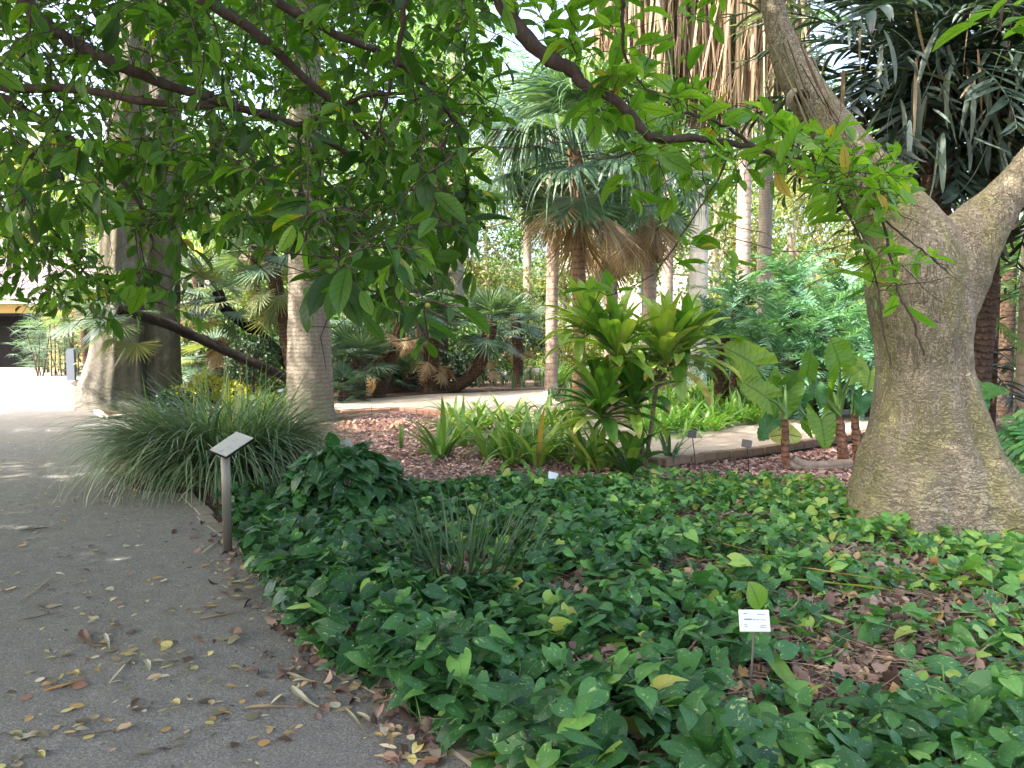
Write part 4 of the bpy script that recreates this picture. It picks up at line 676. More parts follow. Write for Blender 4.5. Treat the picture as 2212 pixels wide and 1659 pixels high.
# ---------------------------------------------------------------- elephant ears
DA = 9.
def blade(parent_t, hub, tip, up, mat, wide=1., lobe=.5, pet=None, r0=.022, sc=1.):
    hub, tip = A(hub), A(tip); L = np.linalg.norm(tip - hub) * sc * .88; q = None
    if pet is not None:
        mb = MB(); P = smooth_path(pet + [hub], 5); tube(mb, P, np.linspace(r0, .008, len(P)), 7); q = mb.build('petiole', M['petiole'], parent_t)
    V, Q, UV = leaf_tpl([0, .08, .25, .5, .75, .92, 1], A([.34, .46, .5, .46, .33, .15, .006]) * wide, 44, 9, .12, .45, lobe, .14, rng.normal(0, .2), .045, 9)
    V[:, 0] *= 1 + .05 * np.sin(UV[:, 1] * 28 * 2 + 1) * np.abs(UV[:, 0] * 2 - 1); mb = MB()
    X, Y, Z = frames((tip - hub)[None], A(up, float)[None]); mb.batch((V, Q, UV), hub[None], X, Y, Z, L, np.clip(rng.normal(.55, .2), .1, .9)); return mb.build('leaf_blade', mat, q or parent_t, origin=tuple(parent_t.location))
def w_(x, y, o=0): return W(x, y, DA + o)
AL, ST = M['alocasia'], M['stripeleaf']
t1 = thing('elephant_ear', 'front elephant ear plant with a striped leaf behind its peeling stem', 'elephant ear', tuple(G(1700, 1024)), 'elephant ear plants by the big trunk')
mb = MB(); P = smooth_path([A([*w_(1702, 1022)[:2], 0]), w_(1697, 985), w_(1696, 945), w_(1696, 902)], 6); tube(mb, P, np.interp(np.linspace(0, 1, len(P)), [0, .3, 1], [.055, .046, .04]), 12, .09); mb.build('stem', M['alostem'], t1)
mb = MB()
for pp in [[w_(1700, 1000), w_(1722, 1026), w_(1758, 1032), w_(1800, 1018), w_(1838, 1004)], [w_(1712, 990), w_(1740, 1004), w_(1790, 1004), w_(1838, 1000)]]:
    P = smooth_path([A([q[0], q[1], max(.04, q[2])]) for q in pp], 5); tube(mb, P, .05, 10, .07)
mb.build('lying_stem', M['limb'], t1)
top = w_(1696, 902)
for hub, tip, up, mt, wd_, lb in [((1632, 790, .1), (1562, 738, -.1), (-.2, -1, .5), AL, 1.05, .55), ((1660, 862, -.1), (1590, 806, -.25), (.5, -1, .2), AL, .75, .3), ((1694, 838, .3), (1672, 925, .15), (0, -1, .2), AL, 1., .5), ((1697, 830, .1), (1734, 798, .0), (.3, -1, .3), AL, .7, .3), ((1702, 816, .2), (1665, 806, .3), (0, .3, 1), M['monstera'], .9, .4), ((1672, 905, .2), (1640, 960, .1), (.1, -1, .3), M['monstera'], .8, .4)]:
    blade(t1, w_(*hub), w_(*tip), up, mt, wd_, lb, [top + rng.normal(0, .015, 3), (top + w_(*hub)) / 2 + [0, 0, .06]], .024)
blade(t1, w_(1697, 938, .12), w_(1656, 944, .1), (0, -1, .25), ST, 1.05, .6, [w_(1700, 1000, .05)], .012); blade(t1, w_(1700, 938, .12), w_(1742, 946, .12), (0, -1, .25), ST, 1., .2)
t2 = thing('elephant_ear', 'tallest elephant ear plant with a thick red brown stem', 'elephant ear', tuple(A([*w_(1820, 994, .35)[:2], 0])), 'elephant ear plants by the big trunk')
mb = MB(); P = smooth_path([A([*w_(1823, 994, .35)[:2], 0]), w_(1818, 950, .35), w_(1811, 900, .35)], 7); tube(mb, P, np.interp(np.linspace(0, 1, len(P)), [0, 1], [.068, .054]), 12, .1); mb.build('stem', M['alostem'], t2); top = P[-1]
for hub, tip, up, mt, wd_, lb in [((1815, 792, .2), (1800, 722, .05), (.1, -1, .3), AL, 1.3, .6), ((1742, 812, .3), (1762, 744, .4), (.4, -1, .3), AL, .9, .5), ((1760, 858, .25), (1774, 815, .2), (-.3, -1, .2), M['monstera'], 1.2, .6), ((1772, 905, .3), (1792, 978, .1), (.1, -1, .3), AL, .95, .6), ((1836, 838, .4), (1870, 862, .4), (0, -.6, 1), M['monstera'], .9, .4), ((1800, 850, .6), (1772, 880, .6), (.2, -1, .4), AL, .9, .5), ((1838, 812, .0), (1872, 790, .0), (.2, -1, .3), AL, 1., .5), ((1752, 930, .5), (1728, 905, .5), (0, -1, .3), AL, .9, .5)]:
    blade(t2, w_(*hub), w_(*tip), up, mt, wd_, lb, [top + rng.normal(0, .015, 3), (top + w_(*hub)) / 2 + [0, 0, .07]], .03)
t3 = thing('elephant_ear', 'elephant ear plant half hidden against the big pale trunk', 'elephant ear', tuple(A([*w_(1853, 986, .45)[:2], 0])), 'elephant ear plants by the big trunk')
mb = MB(); P = smooth_path([A([*w_(1855, 988, .45)[:2], 0]), w_(1849, 940, .45), w_(1845, 896, .45)], 7); tube(mb, P, np.interp(np.linspace(0, 1, len(P)), [0, 1], [.058, .045]), 12, .1); mb.build('stem', M['alostem'], t3); top = P[-1]
for hub, tip, up, mt, wd_, lb in [((1880, 802, .2), (1876, 848, .1), (0, -1, .4), AL, 1.6, .8), ((1864, 858, .2), (1862, 906, .15), (.3, -1, .2), M['monstera'], 1., .5), ((1842, 800, .5), (1840, 752, .6), (0, -1, .4), AL, 1.1, .5)]:
    blade(t3, w_(*hub), w_(*tip), up, mt, wd_, lb, [top + rng.normal(0, .015, 3), (top + w_(*hub)) / 2 + [0, 0, .07]], .024)
t4 = thing('elephant_ear', 'single blue green elephant ear behind the trunk on the right', 'elephant ear', tuple(G(2130, 960)))
b = W(2135, 955, 9.8); blade(t4, W(2122, 848, 9.6), W(2192, 838, 9.4), (0, -.8, .9), M['monstera'], 1., .3, [A([b[0], b[1], 0]), W(2125, 900, 9.7)]); blade(t4, W(2114, 862, 9.5), W(2122, 912, 9.3), (.2, -1, .3), M['monstera'], .9, .4); blade(t4, W(2108, 830, 9.6), W(2100, 812, 9.6), (0, -1, .3), M['monstera'], 1.4, .4)
# monstera at the right edge
def monstera_mesh(seed):
    mb = MB(); r = np.random.default_rng(seed); m = 7; s = np.linspace(.05, .95, m)
    V, Q, UV = leaf_tpl([0, .3, 1], [.06, .07, .01], 8, 3, .1, .5); mb.add(V, Q, None, UV, .6)
    Y0 = s; Zs = -.25 * s ** 2; ang = np.interp(s, [0, 1], [-.35, 1.1]); ln = np.interp(s, [0, .3, .7, 1], [.5, .58, .45, .25]) * r.uniform(.9, 1.1, m)
    for sd_ in (-1, 1):
        D = np.stack([sd_ * np.cos(ang), np.sin(ang), -.15 + 0 * ang], 1); X, Y, Z = frames(D, np.tile([0, 0, 1.], (m, 1))); mb.batch(leaf_tpl([0, .2, .6, .85, 1], [.13, .12, .15, .11, .03], 6, 3, .15, .6), np.stack([0 * s, Y0, Zs], 1), X, Y, Z, np.stack([np.full(m, .62), ln, ln], 1), r.uniform(.3, .8, m))
    me = mb.mesh('leaf_blade'); me.materials.append(M['monstera']); return me
MM = [monstera_mesh(i) for i in range(3)]
t = thing('split_leaf_plant', 'split leaved plant with glossy leaves at the right edge', 'monstera', tuple(G(2200, 1100)))
for i in range(34):
    x, y, d = rng.uniform(2128, 2300), rng.uniform(880, 1095), 0; d = np.interp(y, [880, 1095], [8.6, 7.0]) + rng.normal(0, .15)
    if x < np.interp(y, [880, 960, 1060, 1130], [2118, 2150, 2190, 2225]): continue
    p = W(x, y, d); bp = A([p[0] + rng.normal(.15, .2), p[1] + .2, 0]); mb = MB(); tube(mb, smooth_path([bp, (bp + p) / 2 + [0, 0, .1], p], 4), .008, 5); q = mb.build('petiole', M['petiole'], t); o = link('leaf_blade', MM[i % 3], None, q)
    orient(o, p - A(t.location), (rng.normal(-.3, .6), -1 + rng.normal(0, .3), -.25), (rng.normal(0, .3), -.5, 1), rng.uniform(.3, .46))
# larger arrow leaf plant low right
t = thing('arrow_leaf_plant', 'bluish green plant of large arrow leaves in the low right ivy', 'plant', tuple(G(2060, 1560)))
for i in range(11):
    x, y = rng.uniform(1960, 2170), rng.uniform(1425, 1570); d = G(x, y + 60)[1]; p = W(x, y, d); bp = A([t.location[0] + rng.normal(0, .08), t.location[1] + rng.normal(0, .08), 0]); mb = MB(); tube(mb, smooth_path([bp, (bp + p) / 2 + [0, 0, .05], p], 3), .005, 5); q = mb.build('petiole', M['petiole'], t)
    mb = MB(); a_ = rng.uniform(0, 6.28); X, Y, Z = frames(A([[math.cos(a_), math.sin(a_) - .5, -.2]]), A([[0, -.5, 1.]])); mb.batch(leaf_tpl(*HEART, 8, 5, .15, .7, .25, .06), p[None], X, Y, Z, rng.uniform(.13, .19), .4); mb.build('leaf_blade', M['pothos'], q, origin=tuple(t.location))
mb = MB(); p = W(1637, 1290, 3.7); t = thing('upright_leaf', 'single broad upright leaf just behind the largest white label', 'leaf', tuple(A([p[0], 3.7, 0]))); tube(mb, A([[p[0], 3.7, 0], W(1642, 1315, 3.7)]), .005, 5); mb.build('petiole', M['petiole'], t); mb = MB(); X, Y, Z = frames((W(1625, 1255, 3.68) - W(1642, 1315, 3.7))[None], A([[.3, -1., .3]])); mb.batch(leaf_tpl(*OVAL, 8, 5, .3, .4), W(1642, 1315, 3.7)[None], X, Y, Z, [[.17, .145, .15]], .7); mb.build('leaf_blade', M['alocasia'], t)
# ---------------------------------------------------------------- low shrubs of the left bed
def shrub(name, label, cat, c, rx, rz, n, sz, mat, group=None, tpl=0, shell=.55):
    t = thing(name, label, cat, tuple(c), group); mb = MB(); leafball(mb, A(c) + [0, 0, rz * .9], 1., n, sz, LT[tpl], flat=(rx, rx, rz), shell=shell); mb.build('foliage', mat, t); mb = MB()
    for k_ in range(7): v = rng.normal(size=3); tube(mb, smooth_path([A(c) + rng.normal(0, .05, 3) * [1, 1, 0], A(c) + [v[0] * rx * .3, v[1] * rx * .3, rz], A(c) + [v[0] * rx * .5, v[1] * rx * .5, rz * 1.5]], 3), np.linspace(.02, .006, 7), 5)
    mb.build('stems', M['twig'], t); return t
for x, y, rx, rz, lab in [(450, 838, .5, .36, 'yellow leaved shrub just above the grass clump'), (520, 842, .42, .3, 'yellow green shrub right of the brighter yellow one'), (398, 846, .4, .22, 'small yellow shrub next to the grey trunk')]:
    shrub('yellow_shrub', lab, 'shrub', G(x, y + 30), rx, rz, 420, .13, M['yellowplant'], 'yellow shrubs behind the grass clump', 0)
for x, y, rx, rz, mt, lab in [(380, 905, .45, .3, 'crown_c', 'fine dark low shrub at the foot of the grey trunk'), (560, 905, .6, .26, 'crown_b', 'pale green low shrub behind the grass clump'), (640, 885, .45, .2, 'crown_b', 'light low shrub left of the tall palm foot'), (400, 850, .6, .45, 'crown_a', 'mid green bush between grey trunk and black stem'), (580, 850, .7, .35, 'crown_a', 'bushy green shrub under the black leaning stem')]:
    shrub('low_shrub', lab, 'shrub', G(x, y), rx, rz, 650, .09, M[mt], 'low shrubs behind the grass clump', 1)
c = W(545, 742, 17.3); shrub('round_bush', 'round dark clipped bush among the fan palms', 'shrub', A([c[0], c[1], .55]), .58, .55, 1500, .075, M['crown_c'], None, 1, .85)
mb = MB(); t0 = [o for o in C.objects if o.name.startswith('round_bush')][0]; tube(mb, A([(c[0], c[1], 0), (c[0], c[1], 1.1)]), .05, 6); mb.build('trunk', M['twig'], t0)
# ================================================================ the big smooth trunk on the right
DT = 6.6; base = G(2018, 1118); tc = thing('flared_trunk_tree', 'massive smooth barked tree with flared foot and two rising limbs', 'tree', (base[0], DT, 0))
def wt(X, Y, o=0): return W(X, Y, DT + o)
def px(p): return p / F * DT
mb = MB(); pts = [(2024, 1150, 0, 222), (2022, 1112, 0, 202), (2014, 1060, 0, 176), (2006, 1000, 0, 147), (2004, 930, 0, 121), (1999, 860, 0, 103), (1995, 800, 0, 92), (1992, 740, 0, 96), (1990, 690, 0, 103), (1984, 630, 0, 107), (1974, 560, .02, 104), (1950, 500, .05, 86), (1912, 440, .08, 70), (1858, 365, .1, 57), (1800, 285, .12, 47), (1746, 205, .15, 41), (1702, 125, .18, 33), (1676, 40, .2, 25), (1660, -60, .25, 21), (1640, -220, .35, 18), (1610, -420, .5, 14)]
P = smooth_path([wt(*p[:3]) for p in pts], 4); R = np.interp(np.arange(len(P)) / 4, np.arange(len(pts)), [px(p[3]) for p in pts])
rp = np.random.default_rng(3)
def flute(t, th):
    z = t[:, None]; a = th[None]; fl = np.clip(1 - z / .18, 0, 1) ** 1.3
    return 1 + .06 * fl * np.cos(a * 3 + .5) + .045 * fl * np.cos(a * 5 + 1.9) + .03 * np.cos(a * 2 + z * 9) + .02 * np.cos(a * 4 - z * 14) - .26 * np.exp(-((np.angle(np.exp(1j * (a + 1.57 - .42)))) / .13) ** 2) * np.clip(1 - abs(z - .25) / .25, 0, 1)
tube(mb, P, R, 72, .0, flute, cap='both')
pts2 = [(2010, 720, .03, 60), (2026, 650, .03, 78), (2056, 580, .02, 80), (2104, 505, 0, 63), (2160, 438, -.02, 44), (2214, 372, -.05, 34), (2272, 290, -.1, 32), (2330, 180, -.2, 31), (2400, 0, -.3, 28), (2460, -250, -.3, 24)]
P2 = smooth_path([wt(*p[:3]) for p in pts2], 4); R2 = np.interp(np.arange(len(P2)) / 4, np.arange(len(pts2)), [px(p[3]) for p in pts2]); tube(mb, P2, R2, 40, .0, lambda t, th: 1 + .03 * np.cos(th[None] * 3 + t[:, None] * 9), cap='both')
for k_, (a_, L_) in enumerate([(-2.2, .62), (-1.2, .5), (.1, .8)]):
    dr = A([math.cos(a_), math.sin(a_), 0]); q0 = A([base[0], DT, .34]) + dr * .42; tube(mb, smooth_path([q0 + [0, 0, .1], q0 + dr * .25 - [0, 0, .16], q0 + dr * L_ * .6 - [0, 0, .28], q0 + dr * L_ - [0, 0, .42]], 5), np.linspace(.2, .1, 16), 16, cap='both')
o = mb.build('trunk', M['ceiba'], tc)
m_ = o.modifiers.new('r', 'REMESH'); m_.mode = 'VOXEL'; m_.voxel_size = .022; m_.use_smooth_shade = True
m_ = o.modifiers.new('s', 'SMOOTH'); m_.factor = .5; m_.iterations = 3
tx = bpy.data.textures.new('wrinkle', 'CLOUDS'); tx.noise_scale = .07; tx.noise_depth = 3
m_ = o.modifiers.new('d', 'DISPLACE'); m_.texture = tx; m_.strength = .011; m_.mid_level = .5
tx = bpy.data.textures.new('swell', 'CLOUDS'); tx.noise_scale = .42; m_ = o.modifiers.new('d2', 'DISPLACE'); m_.texture = tx; m_.strength = .035; m_.mid_level = .5
mb = MB(); q = wt(1722, 215, -.04); P = smooth_path([q, q + A([-.03, -.12, -.03]), q + A([-.035, -.2, -.04])], 3); tube(mb, P, np.linspace(.095, .066, len(P)), 14, .03, cap=False); tube(mb, P[::-1] + [0, -.004, 0], np.linspace(.045, .05, len(P)), 12, .03); mb.build('cut_stub', M['limb'], tc)
# dry straw caught on the limb
mb = MB(); 
for k_ in range(16):
    x0, y0 = rng.uniform(1650, 1760), rng.uniform(60, 200); x1, y1 = x0 + rng.uniform(70, 130), y0 + rng.uniform(150, 270); p0, p1 = wt(x0, y0, -.32), wt(x1, y1, -.36); tube(mb, smooth_path([p0, (p0 + p1) / 2 + [rng.normal(0, .02), 0, -.03], p1], 3), rng.uniform(.003, .007), 4, ti=rng.random())
tag(mb.build('dry_straw', M['skirt']), 'pale dry palm straw hanging over the leaning limb', 'dry straw')
mb = MB(); 
def crownblobs(mb, blobs, n, sz, ti=(.5, .2), flat=.7, tpl=0, shell=.35):
    for (c, r) in blobs: leafball(mb, c, r, int(n * r * r), sz, LT[tpl], ti, flat=(1, 1, flat), shell=shell)
B = [(A([base[0] + x, DT + y, z]), r) for x, y, z, r in [(-2.5, 1, 7.4, 1.9), (2.2, .5, 7.6, 2.2), (4.6, -1.5, 7, 2.), (1, 3, 8.6, 2.2), (4.5, 2.5, 8.2, 2.), (0, -1.5, 8.8, 1.8), (6.2, .5, 6.4, 1.6)]]
crownblobs(mb, B, 330, .17); mb.build('crown', M['crown_a'], tc)
# ================================================================ generic tree
def tree(name, label, cat, base, h, r0, blobs, bark, leafm, n, sz, group=None, lean=(0, 0), flat=.75, tpl=0, vis=0.55):
    t = thing(name, label, cat, tuple(base), group); b = A(base, float); mb = MB(); top = b + [lean[0], lean[1], h]
    P = smooth_path([b, b + (top - b) * .3 + [rng.normal(0, .1), 0, 0], b + (top - b) * .65 + [rng.normal(0, .2), 0, 0], top], 5); tube(mb, P, np.interp(np.linspace(0, 1, len(P)), [0, .08, 1], [r0 * 1.35, r0, r0 * .45]), 12, .04)
    for (c, r) in blobs:
        c = b + A(c); s = P[int(len(P) * rng.uniform(.45, .9))]; mid = (s + c) / 2 + [0, 0, -.1 * np.linalg.norm(c - s)]; tube(mb, smooth_path([s, mid, c], 4), np.linspace(r0 * .4, r0 * .1, 9), 7, .04)
        for k_ in range(4): v = rng.normal(size=3); v /= np.linalg.norm(v); tube(mb, smooth_path([mid, (mid + c) / 2 + v * r * .3, c + v * r * .8], 3), np.linspace(r0 * .14, r0 * .03, 7), 5)
    mb.build('trunk', bark, t); mb = MB()
    for (c, r) in blobs: leafball(mb, b + A(c), r, int(n * r * r), sz, LT[tpl], flat=(1, 1, flat), shell=vis)
    mb.build('crown', leafm, t); return t
def gp(X, d): p = W(X, 722, d); return A([p[0], d, 0])
# big grey buttressed trees on the left
def butt(name, label, base, pts, rads, fl, crown, seedph):
    t = thing(name, label, 'tree', tuple(base), 'grey buttressed trees'); mb = MB(); P = smooth_path(pts, 6); R = np.interp(np.linspace(0, 1, len(P)), np.linspace(0, 1, len(rads)), rads)
    f = lambda tt, th: 1 + fl * np.clip(1 - tt[:, None] / .32, 0.05, 1) * (np.abs(np.cos(th[None] * 2. + seedph)) ** .55 * 1.1 - .55) + .05 * np.cos(th[None] * 7 + tt[:, None] * 3 + seedph) + .03 * np.cos(th[None] * 13 + tt[:, None] * 6) 
    tube(mb, P, R, 96, .008, f, cap=False); mb.build('trunk', M['ficus'], t); mb = MB()
    if crown: crownblobs(mb, crown, 190, .2); mb.build('crown', M['crown_a'], t)
    return t
d = 17.; b = gp(243, d)
CR = [(b + A([x, y, z]), r) for x, y, z, r in [(1.5, 1, 9.5, 2.3), (4, 0, 9, 2.2), (0, -2.5, 10, 2.2), (3, 3.5, 10.5, 2.4), (6.3, 2, 9.6, 2.), (2, -4, 9, 2.), (-1.5, 1.5, 11, 2.), (5.5, -2.8, 8.6, 1.9), (-2, -1, 8.6, 1.6)]]
butt('buttressed_tree', 'massive grey trunk with folded buttress roots by the gravel path', b, [gp(236, d) - [0, 0, .1], W(240, 850, d), W(247, 780, d), W(252, 700, d), W(255, 600, d), W(262, 450, d), W(275, 250, d), gp(300, d) + [0.4, 0, 10]], [.8, .64, .52, .46, .43, .4, .36, .25], .4, CR, .4)
b2 = gp(338, 17.9); butt('buttressed_tree', 'slimmer grey trunk close behind the massive buttressed one', b2, [b2 - [0, 0, .1], W(336, 830, 17.9), W(340, 720, 17.9), W(344, 600, 17.9), W(348, 450, 17.9), W(352, 250, 17.9), b2 + [.5, 0, 10]], [.62, .52, .46, .43, .42, .38, .25], .35, [(b2 + A([2.5, 2.5, 8.6]), 1.8), (b2 + A([0, 3.5, 9.5]), 2.)], 1.7)
# ================================================================ palms
d = 14.3; b = gp(668, d)
t = thing('tall_palm', 'tall fan palm with thick grey ringed trunk in the bed', 'palm', tuple(b)); mb = MB()
P = np.array([[b[0] + .0, d, z] for z in np.linspace(-.05, 9.5, 40)]); R = np.interp(P[:, 2], [0, .12, .35, 1., 2.4, 4, 9.5], [.5, .44, .42, .41, .35, .31, .26]); tube(mb, P, R, 40, .022); mb.build('trunk', M['palmgrey'], t)
for i in range(24): o = link('frond', FR['liv'][i % 3], None, t); az = i * 2.4; e = math.radians(-30 + 100 * i / 24); orient(o, (0, 0, 9.5), (math.cos(az) * math.cos(e), math.sin(az) * math.cos(e), math.sin(e)), (0, 0, 1) if e < 1.4 else (1, 0, .2), 1.2)
BL, GY, DD = FR['blue'], FR['grey'], FR['dead']
def hp(X, Y, d): return W(X, Y, d)
GF = 'leaning fan palms of the thicket'
palm('fan_palm', 'fan palm with a curved trunk arching up from the path edge', 'fan palm', gp(952, 21), [gp(952, 21), hp(985, 835, 21), hp(1020, 808, 21), hp(1044, 770, 21), hp(1055, 730, 21), hp(1058, 695, 21)], .17, .2, M['fibre'], BL, 30, 1.35, -62, 85, DD, 3, GF)
palm('fan_palm', 'fan palm on a straight black trunk beside the curved one', 'fan palm', gp(930, 20.7), [gp(930, 20.7), hp(931, 800, 20.7), hp(932, 735, 20.7), hp(935, 690, 20.7)], .19, .22, M['fibre'], BL, 20, 1.4, -45, 80, DD, 8, GF)
palm('fan_palm', 'fan palm with a thin reddish trunk leaning right', 'fan palm', gp(815, 19.4), [gp(815, 19.4), hp(838, 800, 19.4), hp(858, 740, 19.4), hp(870, 680, 19.4), hp(880, 640, 19.4)], .14, .15, M['fibre'], BL, 22, 1.4, -45, 85, DD, 8, GF)
palm('fan_palm', 'low bushy fan palm right of the tall palm trunk', 'fan palm', gp(770, 19), [gp(770, 19), hp(775, 800, 19), hp(778, 770, 19)], .2, .2, M['fibre'], BL, 26, 1.25, -30, 80, DD, 6, GF)
palm('fan_palm', 'short fan palm crouching at the near edge of the thicket', 'fan palm', gp(742, 18.2), [gp(742, 18.2), hp(744, 845, 18.2)], .12, .12, M['fibre'], BL, 16, .95, -20, 80, None, 0, GF)
palm('fan_palm', 'fan palm high behind the straight black trunk', 'fan palm', gp(905, 23), [gp(905, 23), hp(910, 650, 23), hp(915, 560, 23)], .15, .17, M['fibre'], BL, 22, 1.5, -40, 80, DD, 6, GF)
palm('fan_palm', 'fan palm beneath the leaning reddish trunk', 'fan palm', gp(838, 21), [gp(838, 21), hp(828, 780, 21), hp(800, 700, 21)], .14, .16, M['fibre'], BL, 24, 1.5, -40, 80, DD, 8, GF)
palm('fan_palm', 'fan palm filling the gap under the curved trunk', 'fan palm', gp(880, 22), [gp(880, 22), hp(885, 805, 22)], .14, .14, M['fibre'], BL, 16, 1.2, -20, 80, None, 0, GF)
palm('fan_palm', 'pale fan palm right of the curved trunk head', 'fan palm', gp(1120, 23.5), [gp(1120, 23.5), hp(1118, 740, 23.5), hp(1112, 690, 23.5)], .16, .16, M['fibre'], BL, 18, 1.3, -40, 80, DD, 4, GF)
palm('fan_palm', 'fan palm on a long black stem leaning left across the grey trunk', 'fan palm', gp(690, 16.4), [gp(690, 16.4), hp(615, 815, 16.2), hp(520, 772, 16), hp(430, 730, 15.8), hp(345, 694, 15.5), hp(255, 668, 15.2)], .1, .1, M['blackbark'], BL + GY, 15, 1.35, -60, 70, GY, 2, GF, azr=(70, 300), lump=.13)
palm('fan_palm', 'fan palm with a dark red trunk left of the tall palm', 'fan palm', gp(640, 17.5), [gp(640, 17.5), hp(625, 760, 17.4), hp(606, 660, 17.3), hp(588, 570, 17.2), hp(575, 520, 17.2)], .15, .16, M['fibre'], BL + GY, 26, 1.5, -55, 85, GY, 10, GF)
palm('fan_palm', 'fan palm on a black trunk rising behind the round bush', 'fan palm', gp(672, 18.6), [gp(672, 18.6), hp(600, 760, 18.5), hp(545, 712, 18.4), hp(488, 668, 18.3), hp(470, 630, 18.3)], .12, .13, M['blackbark'], GY + BL, 26, 1.45, -60, 80, DD, 10, GF)
palm('fan_palm', 'tall blue fan palm seen high in the gap left of the tall palm', 'fan palm', gp(560, 22), [gp(560, 22), hp(550, 600, 22), hp(545, 460, 22)], .15, .16, M['fibre'], BL, 22, 1.7, -40, 85, DD, 4, GF)
palm('fan_palm', 'fan palm behind the two grey trunks', 'fan palm', gp(420, 21), [gp(420, 21), hp(425, 660, 21), hp(430, 590, 21)], .15, .15, M['fibre'], BL + GY, 22, 1.5, -50, 80, DD, 6, GF)
palm('fan_palm', 'fan palm half hidden beside the doorway shrub', 'fan palm', gp(190, 24), [gp(190, 24), hp(185, 720, 24), hp(175, 660, 24)], .15, .15, M['fibre'], BL + GY, 20, 1.6, -50, 80, None, 0, GF)
palm('fan_palm', 'fan palm drooping in shade under the ficus limbs', 'fan palm', gp(480, 19.5), [gp(480, 19.5), hp(470, 810, 19.5), hp(462, 770, 19.5)], .15, .15, M['fibre'], GY + BL, 20, 1.3, -50, 60, DD, 6, GF)
for k_, (x, d_, lab) in enumerate([(118, 30, 'lady palm clump beside the dark doorway'), (150, 31, 'lady palm clump against the ochre wall'), (100, 32.5, 'lady palm clump nearest the door frame'), (178, 30, 'lady palm clump behind the bollard')]):
    b = gp(x, d_); t = thing('lady_palm', lab, 'palm shrub', tuple(b), 'lady palms by the building')
    for j in range(9):
        s = b + [rng.normal(0, .3), rng.normal(0, .3), 0]; e = s + [rng.normal(0, .15), 0, rng.uniform(.8, 2.5)]; mb = MB(); tube(mb, A([s, (s + e) / 2 + [.03, 0, 0], e]), .025, 5); mb.build('cane', M['fibre'], t)
        for i in range(14): o = link('frond', FR['rhapis'][i % 2], None, t); az = rng.uniform(0, 6.28); el = rng.uniform(-.5, 1.); orient(o, e - b - [0, 0, rng.uniform(0, 1.1)], (math.cos(az) * math.cos(el), math.sin(az) * math.cos(el), math.sin(el)), (0, 0, 1), 1.5)
LV, LD = FR['liv'], FR['livdead']
palm('fountain_palm', 'fountain palm with drooping green crown and slim ringed brown trunk', 'palm', gp(1250, 12.6), [gp(1252, 12.6), hp(1251, 640, 12.6), hp(1250, 520, 12.6), hp(1248, 420, 12.6), hp(1240, 320, 12.6)], .105, .12, M['palmbrown'], LV, 32, 1.02, -62, 88, LD, 12)
palm('fountain_palm', 'second fountain palm with straw coloured dead leaves under its crown', 'palm', gp(1405, 15), [gp(1405, 15), hp(1403, 600, 15), hp(1398, 460, 15), hp(1392, 385, 15)], .12, .14, M['palmpink'], LV, 26, .9, -60, 85, LD, 18)
palm('fountain_palm', 'fountain palm behind with a pinkish trunk and tan skirt', 'palm', gp(1322, 19), [gp(1322, 19), hp(1318, 600, 19), hp(1312, 480, 19), hp(1310, 430, 19)], .17, .18, M['palmpink'], LV, 24, 1.1, -45, 85, LD, 16)
palm('fountain_palm', 'fan palm peeking into the sky gap at the top', 'palm', gp(1190, 21), [gp(1190, 21), hp(1195, 500, 21), hp(1200, 290, 21)], .16, .16, M['palmpink'], LV, 20, 1.2, -40, 85, LD, 6)
# palms with pale trunks
def pole_palm(label, X, d, r, zt, bark, fr, n, sc, group=None, lean=0.):
    b = gp(X, d); t = thing('feather_palm', label, 'palm', tuple(b), group); mb = MB(); P = np.array([[b[0] + lean * z, d, z] for z in np.linspace(0, zt, 24)]); tube(mb, P, np.interp(P[:, 2], [0, .5, zt], [r * 1.25, r * 1.05, r * .85]), 18, .015); mb.build('trunk', bark, t)
    for i in range(n): o = link('frond', fr[i % len(fr)], None, t); az = i * 2.4; e = math.radians(-25 + 95 * i / n); orient(o, (lean * zt, 0, zt), (math.cos(az) * math.cos(e), math.sin(az) * math.cos(e), math.sin(e)), (0, 0, 1), sc)
    return t
pole_palm('feather palm with a grey trunk farther behind the pinkish one', 1648, 22, .2, 10, M['palmgrey'], FR['royal'], 14, 1.1)
pole_palm('dark feather palm trunk seen through the leaves near the sky gap', 950, 24, .26, 10, M['fibre'], FR['royal'], 16, 1.2)
pole_palm('straight palm trunk just left of the sky gap', 985, 30, .3, 13, M['palmgrey'], FR['royal'], 16, 1.2)
pole_palm('brown shaggy palm trunk in the gap right of the big tree', 2166, 15, .2, 6.8, M['fibre'], FR['lpin'], 14, 1.2)
pole_palm('pinkish palm trunk cut by the right picture edge', 2226, 12, .17, 6.5, M['palmpink'], FR['lpin'], 12, 1.2)
pole_palm('slim palm trunk in the middle of the bright distance', 1440, 26, .2, 8, M['palmpink'], FR['royal'], 14, 1.)
